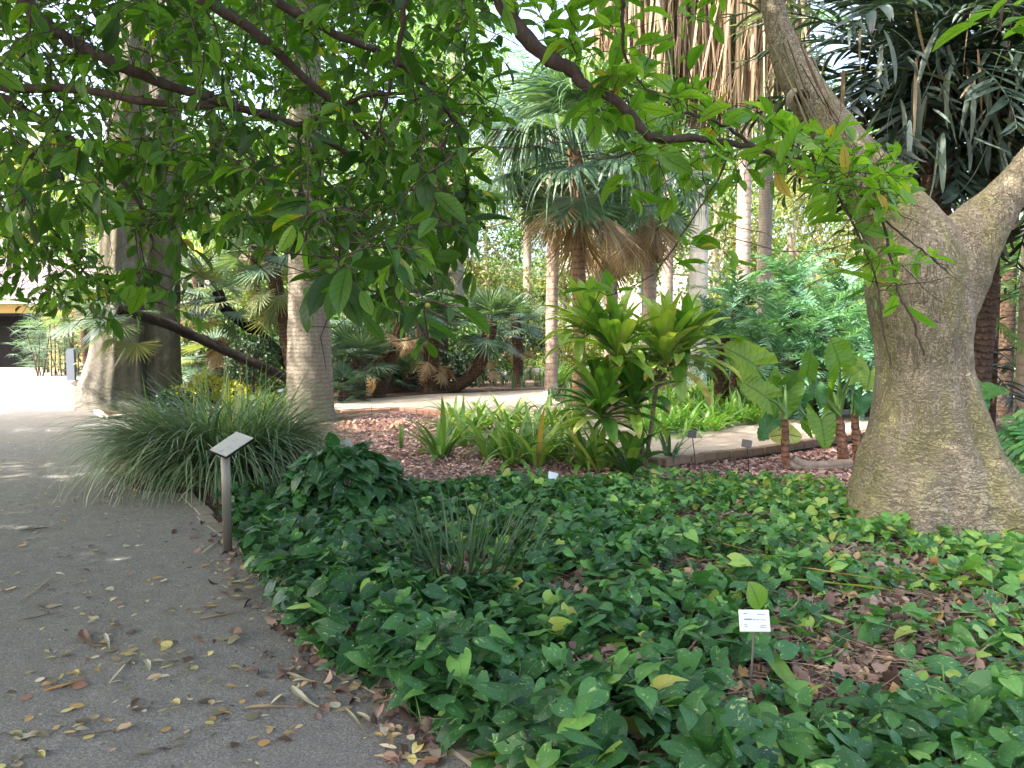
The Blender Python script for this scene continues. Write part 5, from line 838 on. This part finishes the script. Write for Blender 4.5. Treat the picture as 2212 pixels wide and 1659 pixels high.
# palms with hanging dead skirts
for X, d, r_, mt, zb, lab in [(1507, 19.5, .235, 'palmwhite', 6.9, 'palm with a smooth white trunk under a skirt of dead straw fronds'), (1602, 18.3, .17, 'palmpink', 6.5, 'palm with a pinkish trunk and a dead frond skirt behind the leaning limb'), (1400, 18.8, .17, 'palmgrey', 7.1, 'palm with a ragged straw skirt left of the white trunk')]:
    b = gp(X, d); t = thing('skirted_palm', lab, 'palm', tuple(b), 'palms with dead skirts'); mb = MB(); P = np.array([[b[0], d, z] for z in np.linspace(0, 11, 24)]); tube(mb, P, np.interp(P[:, 2], [0, .6, 11], [r_ * 1.2, r_, r_ * .85]), 18, .015); mb.build('trunk', M[mt], t)
    mb = MB(); n = 480; a = rng.uniform(0, 6.28, n); rr = rng.uniform(.3, 1.35, n) ** .8; x = b[0] + rr * np.cos(a) * 1.08; y = d + rr * np.sin(a); zbot = zb + .6 * vnoise(np.column_stack([x, y]), 4, 5) + rng.normal(0, .45, n); L = np.clip(rng.uniform(8.6, 11, n) - zbot, .6, 3.6)
    straps(mb, np.column_stack([x, y, zbot + L]), rng.uniform(0, 6.28, n), rng.normal(-1.45, .1, n), rng.normal(0, .1, n), L, rng.uniform(.03, .1, n), 5, ([0, .3, .8, 1], [.8, 1, .6, .05]), .4, np.clip(rng.normal(.5, .3, n), 0, 1)); mb.build('dead_skirt', M['skirt'], t)
    for i in range(16): o = link('frond', LV[i % 3], None, t); az = i * 2.4; e = math.radians(-30 + 105 * i / 16); orient(o, (0, 0, 11), (math.cos(az) * math.cos(e), math.sin(az) * math.cos(e), math.sin(e)), (0, 0, 1) if e < 1.2 else (1, 0, 0), 1.3)
# dark date palm clump behind the big tree
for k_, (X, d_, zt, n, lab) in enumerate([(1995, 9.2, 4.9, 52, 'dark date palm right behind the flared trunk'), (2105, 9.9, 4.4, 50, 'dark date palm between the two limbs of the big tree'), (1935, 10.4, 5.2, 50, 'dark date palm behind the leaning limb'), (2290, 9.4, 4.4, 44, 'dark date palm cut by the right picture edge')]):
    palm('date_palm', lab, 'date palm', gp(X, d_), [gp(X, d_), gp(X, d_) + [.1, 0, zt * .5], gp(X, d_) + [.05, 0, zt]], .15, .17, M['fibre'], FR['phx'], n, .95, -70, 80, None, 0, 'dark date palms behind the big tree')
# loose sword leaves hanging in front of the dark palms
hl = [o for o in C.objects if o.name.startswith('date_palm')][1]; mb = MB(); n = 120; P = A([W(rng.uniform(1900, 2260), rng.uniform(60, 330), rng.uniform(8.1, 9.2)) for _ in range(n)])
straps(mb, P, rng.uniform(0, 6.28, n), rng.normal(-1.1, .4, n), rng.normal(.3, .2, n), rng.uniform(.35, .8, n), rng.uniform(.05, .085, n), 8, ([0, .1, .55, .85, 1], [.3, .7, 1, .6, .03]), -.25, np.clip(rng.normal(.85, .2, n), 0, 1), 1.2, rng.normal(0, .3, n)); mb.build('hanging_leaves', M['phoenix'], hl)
mb = MB(); n = 26; P = A([W(rng.uniform(1780, 2230), rng.uniform(0, 200), rng.uniform(8.2, 9.2)) for _ in range(n)]); straps(mb, P, rng.uniform(0, 6.28, n), rng.normal(-1.2, .3, n), rng.normal(.2, .2, n), rng.uniform(.4, .9, n), rng.uniform(.02, .045, n), 6, ti=rng.uniform(.4, .8, n)); mb.build('dead_leaves', M['skirt'], hl)
# cycads
for k_, (X, Y, d_, n, lab) in enumerate([(1592, 650, 16.5, 26, 'cycad at the back left under the pale palm trunks'), (1712, 632, 16.2, 26, 'cycad at the back in the middle of the bank'), (1826, 655, 15.6, 26, 'cycad at the back right near the flared trunk'), (1560, 730, 15.2, 24, 'cycad low on the left beside the cane plant'), (1668, 716, 14.8, 26, 'cycad in the centre of the blue green bank'), (1778, 712, 14.6, 26, 'cycad on the right in the blue green bank'), (1868, 748, 14., 24, 'cycad directly left of the flared trunk'), (1700, 778, 13.9, 22, 'lowest cycad above the elephant ears'), (1790, 790, 13.6, 22, 'cycad just behind the tallest elephant ear')]):
    h = W(X, Y, d_); b = gp(X, d_); palm('cycad', lab, 'cycad', b, [b, b + [0, 0, h[2] * .5], A([b[0], d_, h[2]])], .15, .14, M['fibre'], FR['cyc'], int(n * 1.25), .95, -50, 78, None, 0, 'blue green cycads of the bank')
for X, d_, z_, lab in [(2090, 12, 2.2, 'light green feather leaved shrub right of the flared trunk'), (2150, 13.2, 2.6, 'feather leaved shrub behind the brown shaggy trunk'), (2105, 13, 1.3, 'dark low feather leaved shrub by the white wall')]:
    b = gp(X, d_); palm('feather_shrub', lab, 'palm shrub', b, [b, b + [0, 0, z_]], .05, .05, M['fibre'], FR['lpin'] if z_ > 1.5 else FR['phx'], 12, .75, -40, 80, None, 0, 'feather leaved shrubs right of the trunk')
# ================================================================ background trees
bgt = [
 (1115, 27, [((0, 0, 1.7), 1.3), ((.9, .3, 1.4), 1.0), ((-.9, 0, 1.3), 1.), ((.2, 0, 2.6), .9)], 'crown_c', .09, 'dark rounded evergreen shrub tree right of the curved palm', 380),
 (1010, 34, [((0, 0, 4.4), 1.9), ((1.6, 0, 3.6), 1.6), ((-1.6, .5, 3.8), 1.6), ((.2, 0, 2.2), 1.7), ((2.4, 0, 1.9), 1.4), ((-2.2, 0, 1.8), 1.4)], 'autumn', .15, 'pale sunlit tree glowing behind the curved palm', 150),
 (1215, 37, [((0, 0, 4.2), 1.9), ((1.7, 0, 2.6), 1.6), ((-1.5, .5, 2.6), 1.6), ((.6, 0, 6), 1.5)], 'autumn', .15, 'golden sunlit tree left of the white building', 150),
 (1140, 40, [((0, 0, 9), 2.6), ((2.5, 0, 11), 2.4), ((-2.8, 0, 10.5), 2.4), ((.4, 0, 13), 2.4), ((-3, 0, 14), 2.2), ((3.4, 0, 7.6), 1.8), ((-3.6, 0, 7.2), 1.9), ((2.4, 0, 15), 2.)], 'crown_b', .19, 'tall light green tree below the sky gap', 110),
 (900, 33, [((0, 0, 9), 2.6), ((2.4, 0, 11.5), 2.4), ((-2.8, 0, 11), 2.4), ((0, 0, 13.5), 2.4), ((-3, 0, 7), 2.), ((2.6, 0, 7), 1.8)], 'crown_b', .18, 'tall light tree with pale limbs left of the sky gap', 110),
 (1700, 27, [((0, 0, 3.4), 1.7), ((1.7, 0, 4.6), 1.6), ((-1.6, 0, 4.8), 1.5), ((.2, 0, 6.4), 1.7), ((2.2, 0, 2.4), 1.5), ((-2, 0, 2.4), 1.5)], 'autumn', .13, 'orange flecked tree beyond the pinkish palm trunk', 170),
 (1830, 30, [((0, 0, 4), 2.2), ((2.4, 0, 5), 2.), ((-2, 0, 6.4), 2.), ((1, 0, 8), 2.2)], 'crown_b', .17, 'light tree behind the dark date palms', 120),
 (1560, 36, [((0, 0, 3.5), 2.1), ((2.4, 0, 5), 2.2), ((-2.4, 0, 6), 2.2), ((.4, 0, 8), 2.4), ((-1, 0, 11), 2.2), ((3, 0, 9), 2.)], 'crown_b', .18, 'light green tree between the pale palm trunks', 110),
 (1400, 44, [((-4, 0, 11), 2.6), ((0, 0, 13), 2.8), ((4, 0, 11), 2.6), ((2, 0, 8.6), 2.2)], 'crown_b', .22, 'spreading tree above the white building', 90),
 (560, 30, [((0, 0, 3.2), 1.8), ((2.2, 0, 5), 2.), ((-2.2, 0, 5), 2.), ((0, 0, 7), 2.2), ((2.6, 0, 8.4), 2.), ((-2.8, 0, 8.6), 2.)], 'crown_b', .17, 'light tree behind the fan palms', 120),
 (760, 28, [((0, 0, 3), 1.8), ((2., 0, 4.6), 1.7), ((-2., 0, 5), 1.8), ((.4, 0, 6.6), 2.), ((1.8, 0, 8.6), 1.8), ((-1.6, 0, 9), 1.8)], 'crown_a', .16, 'green tree directly behind the tall grey palm', 150),
 (300, 44, [((0, 0, 7), 2.6), ((3.4, 0, 8), 2.6), ((-3.6, 0, 8.4), 2.4), ((.4, 0, 11), 2.8), ((3.4, 0, 4.6), 2.2), ((-3, 0, 5), 2.)], 'crown_b', .22, 'light tree rising behind the ochre building', 90),
 (60, 47, [((0, 0, 8), 2.6), ((3.4, 0, 9.4), 2.6), ((-3.6, 0, 8.6), 2.6), ((.4, 0, 12), 2.8)], 'autumn', .22, 'yellowish tree over the left end of the roof', 90),
 (440, 38, [((0, 0, 4), 2.3), ((2.6, 0, 6), 2.3), ((-2.6, 0, 6), 2.3), ((0, 0, 8.6), 2.4), ((1.6, 0, 11), 2.3)], 'crown_a', .19, 'mid green tree between the grey trunks and the palms', 110),
 (2150, 34, [((0, 0, 5), 2.4), ((3, 0, 7), 2.4), ((-2.6, 0, 8), 2.4), ((3, 0, 3.6), 1.8)], 'crown_a', .19, 'green tree beyond the white wall', 120),
 (2000, 40, [((0, 0, 5), 2.4), ((3, 0, 7), 2.4), ((-2.6, 0, 8), 2.4), ((1, 0, 11), 2.6)], 'crown_b', .2, 'pale tree far behind the flared trunk', 100),
 (700, 46, [((0, 0, 9), 2.8), ((4, 0, 12), 2.8), ((-4, 0, 12), 2.8), ((0, 0, 15), 3), ((3, 0, 6), 2.4), ((-3, 0, 6), 2.4)], 'crown_b', .24, 'tall far tree behind the thicket', 80),
 (1290, 62, [((-5, 0, 5), 2.8), ((0, 0, 4), 2.6), ((5, 0, 5), 2.8), ((10, 0, 6), 3.), ((-9, 0, 6), 3.)], 'crown_a', .26, 'row end tree far beyond the white building', 70),
 (1050, 52, [((-3, 0, 5), 3.), ((2, 0, 8), 3.), ((4, 0, 4.5), 2.8), ((-2, 0, 11), 3.), ((-5, 0, 8), 2.6), ((5, 0, 11.5), 2.6)], 'crown_a', .24, 'rounded far tree between the curved palm and the sky gap', 70),
 (1500, 48, [((-3, 0, 6), 3.), ((2, 0, 9), 3.), ((4, 0, 5), 2.8), ((-2, 0, 12), 3.), ((5, 0, 13), 2.8)], 'crown_b', .24, 'rounded pale tree behind the white palm trunk', 70),
 (1760, 46, [((-3, 0, 6), 3.), ((2, 0, 9), 3.), ((4, 0, 5), 2.8), ((-2, 0, 12), 3.), ((5, 0, 13), 2.8)], 'crown_b', .24, 'rounded pale tree behind the leaning limb', 70),
 (180, 52, [((-4, 0, 6), 3.), ((1, 0, 9), 3.2), ((5, 0, 6), 2.8), ((-3, 0, 12), 3.)], 'crown_a', .24, 'rounded green tree over the middle of the roof', 70),
 (480, 48, [((-3, 0, 5), 3.), ((2, 0, 8), 3.), ((4, 0, 4.5), 2.8), ((-2, 0, 12), 3.), ((4, 0, 12), 3.)], 'crown_b', .24, 'rounded pale tree seen between the grey trunks and tall palm', 70),
]
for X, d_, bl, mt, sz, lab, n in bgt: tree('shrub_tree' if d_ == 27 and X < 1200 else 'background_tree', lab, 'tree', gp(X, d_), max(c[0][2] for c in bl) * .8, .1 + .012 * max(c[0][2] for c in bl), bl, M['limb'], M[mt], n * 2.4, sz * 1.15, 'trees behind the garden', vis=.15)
for i, (X, d_) in enumerate([(-100, 68), (250, 74), (560, 70), (860, 76), (1120, 84), (1650, 70), (1900, 74), (2300, 66)]):
    r = 4.; tree('background_tree', ['dark far tree left of the roof', 'dark far tree over the building ridge', 'dark far tree behind the left thicket', 'dark far tree behind the leaning palms', 'dark far tree below the bright sky', 'dark far tree behind the white palm trunk', 'dark far tree behind the big limbs', 'dark far tree at the right end'][i], 'tree', gp(X, d_), 7, .3, [((x_, 0, z_), r) for x_, z_ in [(-4.5, 3.5), (0, 4), (4.5, 3.5), (-2.4, 7.5), (2.6, 7.6), (9, 3.6), (-9, 3.4)]], M['limb'], M['crown_a'], 95, .36, 'trees behind the garden')

# undergrowth of the distance
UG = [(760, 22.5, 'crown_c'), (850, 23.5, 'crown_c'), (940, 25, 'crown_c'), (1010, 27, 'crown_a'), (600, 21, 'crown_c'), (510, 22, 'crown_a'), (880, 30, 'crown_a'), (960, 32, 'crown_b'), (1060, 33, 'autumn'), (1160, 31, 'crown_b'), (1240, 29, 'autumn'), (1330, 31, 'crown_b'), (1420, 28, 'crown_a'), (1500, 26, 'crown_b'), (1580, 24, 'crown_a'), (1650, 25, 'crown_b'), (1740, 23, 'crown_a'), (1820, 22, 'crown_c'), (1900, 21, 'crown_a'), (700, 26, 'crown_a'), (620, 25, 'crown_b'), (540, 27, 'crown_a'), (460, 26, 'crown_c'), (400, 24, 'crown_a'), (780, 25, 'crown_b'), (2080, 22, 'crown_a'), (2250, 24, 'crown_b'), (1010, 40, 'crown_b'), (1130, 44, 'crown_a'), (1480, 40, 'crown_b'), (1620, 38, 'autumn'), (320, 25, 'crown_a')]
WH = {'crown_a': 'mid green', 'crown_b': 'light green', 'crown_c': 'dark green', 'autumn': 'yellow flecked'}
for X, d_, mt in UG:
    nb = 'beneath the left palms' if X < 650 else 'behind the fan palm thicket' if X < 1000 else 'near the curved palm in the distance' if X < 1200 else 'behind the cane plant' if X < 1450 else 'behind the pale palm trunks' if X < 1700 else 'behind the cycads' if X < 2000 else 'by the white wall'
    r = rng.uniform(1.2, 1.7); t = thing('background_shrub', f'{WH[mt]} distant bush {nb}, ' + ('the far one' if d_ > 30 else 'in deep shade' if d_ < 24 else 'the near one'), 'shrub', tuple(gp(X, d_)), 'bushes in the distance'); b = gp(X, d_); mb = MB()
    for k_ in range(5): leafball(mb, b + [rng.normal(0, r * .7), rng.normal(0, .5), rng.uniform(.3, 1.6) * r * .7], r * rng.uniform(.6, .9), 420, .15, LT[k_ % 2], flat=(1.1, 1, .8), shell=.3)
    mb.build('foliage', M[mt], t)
# ================================================================ the overhanging broad leaved tree
def grow(t, limbs, targets, twigmat, leafm, name_l, leafsz, per, tirange, rng_l, jitter=.06, tip=.0045, hang=.35, fruit=None):
    nodes = []; 
    for P, R in limbs:
        nodes += list(P)
    nodes = A(nodes); cap = 60000; N = np.zeros((cap, 3)); N[:len(nodes)] = nodes; k = len(nodes); base_k = k
    mbt = MB(); LP, LD, LU = [], [], []
    order = np.argsort(np.min(np.linalg.norm(targets[:, None] - nodes[None, ::3], axis=2), 1))
    for i in order:
        q = targets[i]; dd = N[:k] - q; dd[:, 2] *= .8; j = np.argmin((dd ** 2).sum(1)); s = N[j].copy(); L = np.linalg.norm(q - s)
        if L < .05: continue
        m = max(3, int(L / .12)); u = np.linspace(0, 1, m + 1); off = rng.normal(0, jitter * L, 3); path = s + (q - s) * u[:, None] + np.sin(u * PI)[:, None] * (off + [0, 0, .10 * L]) + rng.normal(0, .006, (m + 1, 3)) * (u > 0)[:, None]
        r0 = tip * (.7 + 1.2 * min(L, 1.2)); tube(mbt, path, np.linspace(r0, tip * .35, m + 1), 5, cap=False)
        if k + m < cap: N[k:k + m] = path[1:]; k += m
        D = nrm(np.gradient(path, axis=0)); Lc = np.concatenate([[0], np.cumsum(np.linalg.norm(np.diff(path, axis=0), axis=1))])
        s0 = max(0, L - rng.uniform(.35, .75)); st = np.arange(s0, Lc[-1], per * rng.uniform(.8, 1.25)); st = np.append(st, Lc[-1])
        sd = 1
        for v in st:
            p = np.array([np.interp(v, Lc, path[:, c]) for c in range(3)]); dv = np.array([np.interp(v, Lc, D[:, c]) for c in range(3)]); lat = np.cross(dv, [0, 0, 1.]) + rng.normal(0, .25, 3); lat /= np.linalg.norm(lat) + 1e-6
            LP.append(p); LD.append(dv * .6 + lat * sd * .9 - A([0, 0, hang]) * rng.uniform(.3, 1.8) + rng.normal(0, .22, 3)); LU.append(A([0, 0, 1.]) + rng.normal(0, .4, 3)); sd = -sd
    for _ in range(int(len(targets) * .5)):
        s = N[rng.integers(base_k, k)]; v = nrm(rng.normal(size=3) * [1, 1, .8] - [0, 0, .25]); L = rng.uniform(.15, .5); u = np.linspace(0, 1, 5); path = s + v * L * u[:, None] + rng.normal(0, .02, (5, 3)) * u[:, None]; tube(mbt, path, np.linspace(tip * .8, tip * .3, 5), 4, cap=False)
    mbt.build('twigs', twigmat, t)
    LP, LD, LU = A(LP), A(LD), A(LU); n = len(LP); X, Y, Z = frames(LD, LU); var = rng.integers(0, 5, n); sz = leafsz * np.clip(rng.lognormal(-.12, .34, n), .4, 1.7); ti = np.clip(rng.normal(*tirange, n), 0, .95); ti = np.where(rng.random(n) < .018, .99, ti)
    if fruit is not None:
        mf = MB(); th = np.linspace(0, PI, 7); tube(mf, np.stack([0 * th, 0 * th, -np.cos(th) * .0095], 1), np.sin(th) * .0095 + .0005, 9); me = mf.mesh('fruit'); me.materials.append(fruit)
        for i in rng.choice(n, 34, replace=False): o = link('fruit', me, None, t); o.location = tuple(LP[i] - A(t.location) - [0, 0, .016])
    mb = MB(); LP = LP + Y * .012
    for v in range(5):
        tp = leaf_tpl(*ELL, 7, 3, [.35, .15, .5, .25, .1][v], [.5, .9, .2, 1.3, -.3][v], 0, .05, [.2, -.3, .1, .4, -.1][v]); s = var == v; mb.batch(tp, LP[s], X[s], Y[s], Z[s], np.stack([sz * .8, sz, sz], 1)[s], ti[s])
    mb.build(name_l, leafm, t); return n
def limb(t, pts, r0, r1, mat, name='branch', lump=.05):
    P = smooth_path([W(*p) for p in pts], 6); P = P + rng.normal(0, .003, P.shape); R = np.linspace(r0, r1, len(P)) * (1 + .06 * rng.normal(size=len(P))); mb = MB(); tube(mb, P, R, 10, lump); mb.build(name, mat, t); return P, R
B0 = A([-5.6, 3.6, 0]); ot = thing('overhanging_tree', 'dark broad leaved tree whose branches hang over the path from the left', 'tree', tuple(B0)); mb = MB(); tube(mb, smooth_path([B0, B0 + [.1, 0, 1.2], B0 + [.3, 0, 2.6], B0 + [.6, 0, 4.2], B0 + [.9, .2, 6]], 5), np.linspace(.34, .14, 21), 14, .04); mb.build('trunk', M['twig'], ot)
LM = []
for pts, r0, r1 in [
 ([(-700, -250, 3.6), (-60, -80, 3.7), (95, 52, 3.8), (200, 112, 3.9), (330, 172, 4.), (480, 222, 4.2), (640, 272, 4.5), (760, 335, 4.7), (850, 405, 4.9), (900, 470, 5.)], .055, .009),
 ([(-600, 60, 4.6), (-10, 183, 4.6), (150, 190, 4.55), (330, 222, 4.5), (530, 236, 4.4), (640, 270, 4.5)], .04, .018),
 ([(-500, 20, 5.2), (-30, 200, 5.1), (90, 262, 5.1), (200, 335, 5.2), (290, 425, 5.3), (330, 520, 5.4)], .05, .012),
 ([(120, -300, 4), (400, -30, 4), (540, 62, 4.1), (640, 152, 4.2), (760, 262, 4.4), (830, 330, 4.6), (960, 440, 4.8)], .045, .012),
 ([(500, -300, 3.6), (560, -40, 3.7), (700, 60, 3.8), (850, 130, 4.), (960, 230, 4.2), (1010, 350, 4.4)], .035, .009),
 ([(640, 272, 4.5), (720, 240, 4.4), (800, 205, 4.3), (920, 210, 4.3), (1010, 290, 4.3)], .02, .008),
 ([(850, -300, 3.2), (870, -20, 3.3), (868, 60, 3.35), (850, 160, 3.4), (820, 260, 3.5)], .02, .008),
 ([(-600, 300, 6), (-60, 380, 6.2), (60, 450, 6.4), (150, 540, 6.6), (200, 620, 6.8)], .04, .01)]:
    LM.append(limb(ot, pts, r0 * .8, r1 * .7, M['twig']))
def tgt(poly, n, d0, d1, bias=1.):
    P = sample(poly, n); d = d0 + (d1 - d0) * rng.random(n) ** bias; return A([W(x, y, dd) for (x, y), dd in zip(P, d)])
T = np.vstack([
 tgt([(-60, -60), (1120, -60), (1090, 200), (1040, 330), (700, 380), (300, 360), (-60, 330)], 400, 3., 5.6),
 tgt([(-60, 250), (420, 320), (700, 330), (1040, 300), (1060, 440), (1000, 560), (760, 600), (560, 540), (420, 480), (-60, 480)], 330, 2.9, 6.),
 tgt([(560, 430), (1000, 440), (1060, 560), (960, 640), (700, 640)], 75, 2.6, 4.5),
 tgt([(690, 560), (960, 580), (950, 690), (860, 690), (720, 650)], 16, 2.5, 3.6),
 tgt([(780, 640), (1000, 600), (920, 820), (890, 800)], 7, 2.4, 2.9),
 tgt([(-60, 430), (160, 460), (240, 620), (150, 680), (-60, 640)], 120, 5.4, 7.4),
 tgt([(230, 480), (420, 460), (430, 690), (250, 640)], 20, 3.6, 5.2),
 tgt([(200, 590), (300, 580), (320, 690), (200, 700)], 12, 5.5, 6.8),
 tgt([(-60, -60), (1080, -60), (1000, 300), (800, 500), (-60, 480)], 620, 5.5, 10.)])
grow(ot, LM, T, M['twig'], M['overhang'], 'foliage', .112, .054, (.42, .22), rng, fruit=plain_mat('green_yellow_fruit', (.38, .36, .08), .5))
# unseen upper crown, laid in dense layers to keep sun off the foreground
mb = MB(); 
for zl in (7., 8.7, 7.9):
    for x0 in np.arange(-18, .4, 1.75):
        for y0 in np.arange(-3.6, 13.6, 1.75):
            x, y, z = x0 + rng.normal(0, .45), y0 + rng.normal(0, .45), zl + rng.normal(0, .5); r = rng.uniform(1.2, 1.7)
            if y > (z - r - 1.6) / .46 + 1.0 or (y > 8.5 and x > -2.5): continue
            if zl == 7.9 and (y > 4.5 or y < -4): continue
            leafball(mb, (x, y, z), r, int(190 * r * r), .27, LT[0], (.45, .2), flat=(1.3, 1.3, .6), shell=.1)
mb.build('shade_crown', M['bright'], ot)  # lighter leaf used here for green fill light underneath
for k_ in range(7):
    a_ = rng.uniform(-1.2, 1.4); s = B0 + [.6, 0, rng.uniform(3.6, 5.5)]; e = s + [math.cos(a_) * 5, math.sin(a_) * 5, 2.6]; mb = MB(); tube(mb, smooth_path([s, (s + e) / 2 + [0, 0, .6], e], 5), np.linspace(.12, .03, 11), 8, .04); mb.build('branch', M['twig'], ot)
# ---------------------------------------------------------------- bright branch from the right hand neighbour tree
B1 = A([-.6, -2.2, 0]); rt = thing('bright_branch_tree', 'tree with a crooked reddish branch of bright green leaves across the top', 'tree', tuple(B1)); mb = MB(); tube(mb, smooth_path([B1, B1 + [.05, .1, 1.6], B1 + [.2, .5, 3.2], B1 + [.4, 1.2, 4.4]], 5), np.linspace(.2, .1, 16), 12, .04); mb.build('trunk', M['twigred'], rt)
LM = [limb(rt, [(560, -1500, 1.6), (900, -420, 2.9), (1010, -110, 3.3), (1075, -6, 3.4), (1130, 72, 3.4), (1180, 122, 3.4), (1240, 152, 3.4)], .042, .03, M['twigred'], lump=.02),
      limb(rt, [(1238, 150, 3.4), (1262, 185, 3.4), (1330, 215, 3.42), (1372, 262, 3.45), (1410, 298, 3.45), (1500, 298, 3.5), (1560, 306, 3.52), (1640, 322, 3.55), (1705, 346, 3.6)], .026, .011, M['twigred'], lump=.02),
      limb(rt, [(1705, 346, 3.6), (1790, 340, 3.6), (1860, 420, 3.65), (1915, 480, 3.7), (1990, 540, 3.7), (2050, 590, 3.75)], .007, .003, M['twigred']),
      limb(rt, [(1720, 345, 3.6), (1800, 410, 3.6), (1850, 500, 3.6), (1890, 600, 3.6), (1905, 690, 3.6), (1925, 790, 3.6)], .006, .003, M['twigred']),
      limb(rt, [(1905, 470, 3.6), (1925, 560, 3.55), (1945, 640, 3.5), (1975, 700, 3.5), (1995, 765, 3.5)], .0065, .004, M['twigred']),
      limb(rt, [(1580, 312, 3.5), (1555, 380, 3.5), (1510, 450, 3.5), (1450, 540, 3.5), (1400, 600, 3.5), (1310, 640, 3.5)], .0055, .0025, M['twigred']),
      limb(rt, [(1410, 298, 3.45), (1360, 330, 3.4), (1290, 345, 3.4), (1240, 330, 3.35)], .006, .003, M['twigred']),
      limb(rt, [(1640, 322, 3.55), (1560, 270, 3.5), (1470, 240, 3.5), (1400, 190, 3.5)], .008, .004, M['twigred']),
      limb(rt, [(1300, -260, 3), (1340, -40, 3.1), (1345, 40, 3.2), (1350, 120, 3.3), (1400, 200, 3.4)], .012, .004, M['twigred']),
      limb(rt, [(2260, -200, 2.6), (2200, -40, 2.6), (2165, 20, 2.6), (2160, 70, 2.6)], .008, .004, M['twigred'])]
T = np.vstack([
 tgt([(1080, -40), (1420, -40), (1420, 150), (1330, 200), (1150, 90)], 46, 3.1, 3.8),
 tgt([(1260, 170), (1560, 190), (1700, 270), (1720, 380), (1450, 420), (1300, 330)], 95, 3.2, 4.),
 tgt([(1640, 270), (1820, 290), (1950, 330), (1960, 470), (1780, 420)], 85, 3.2, 3.9),
 tgt([(1760, 400), (1960, 440), (2040, 560), (1880, 600)], 30, 3.4, 3.8),
 tgt([(1850, 600), (1960, 600), (1940, 760), (1870, 720)], 7, 3.4, 3.7),
 tgt([(1260, 570), (1400, 560), (1420, 640), (1280, 640)], 3, 3.4, 3.6),
 tgt([(1440, 560), (1560, 480), (1640, 480), (1600, 580), (1480, 610)], 7, 3.4, 3.6),
 tgt([(1320, 380), (1500, 400), (1480, 500), (1340, 480)], 5, 3.2, 3.8),
 tgt([(2110, -10), (2230, -10), (2230, 80), (2110, 70)], 6, 2.5, 2.8),
 tgt([(1480, -30), (1620, -30), (1600, 60), (1500, 60)], 5, 3.1, 3.4)])
grow(rt, LM, T, M['twigred'], M['bright'], 'foliage', .115, .06, (.5, .22), rng, .09, .003, -.12)
# unseen sparse upper crown of the same tree, added for foreground shade
mb = MB(); 
for k_ in range(9):
    x, y, z = rng.uniform(-1.5, 3.6), rng.uniform(-4, 1.6), rng.uniform(4.6, 6.4); r = rng.uniform(.9, 1.4); leafball(mb, (x, y, z), r, int(150 * r * r), .15, LT[0], (.5, .2), flat=(1.3, 1.3, .6), shell=.1)
mb.build('shade_crown', M['bright'], rt)
print('objects', len(bpy.data.objects), 'faces', sum(len(m.polygons) for m in bpy.data.meshes))
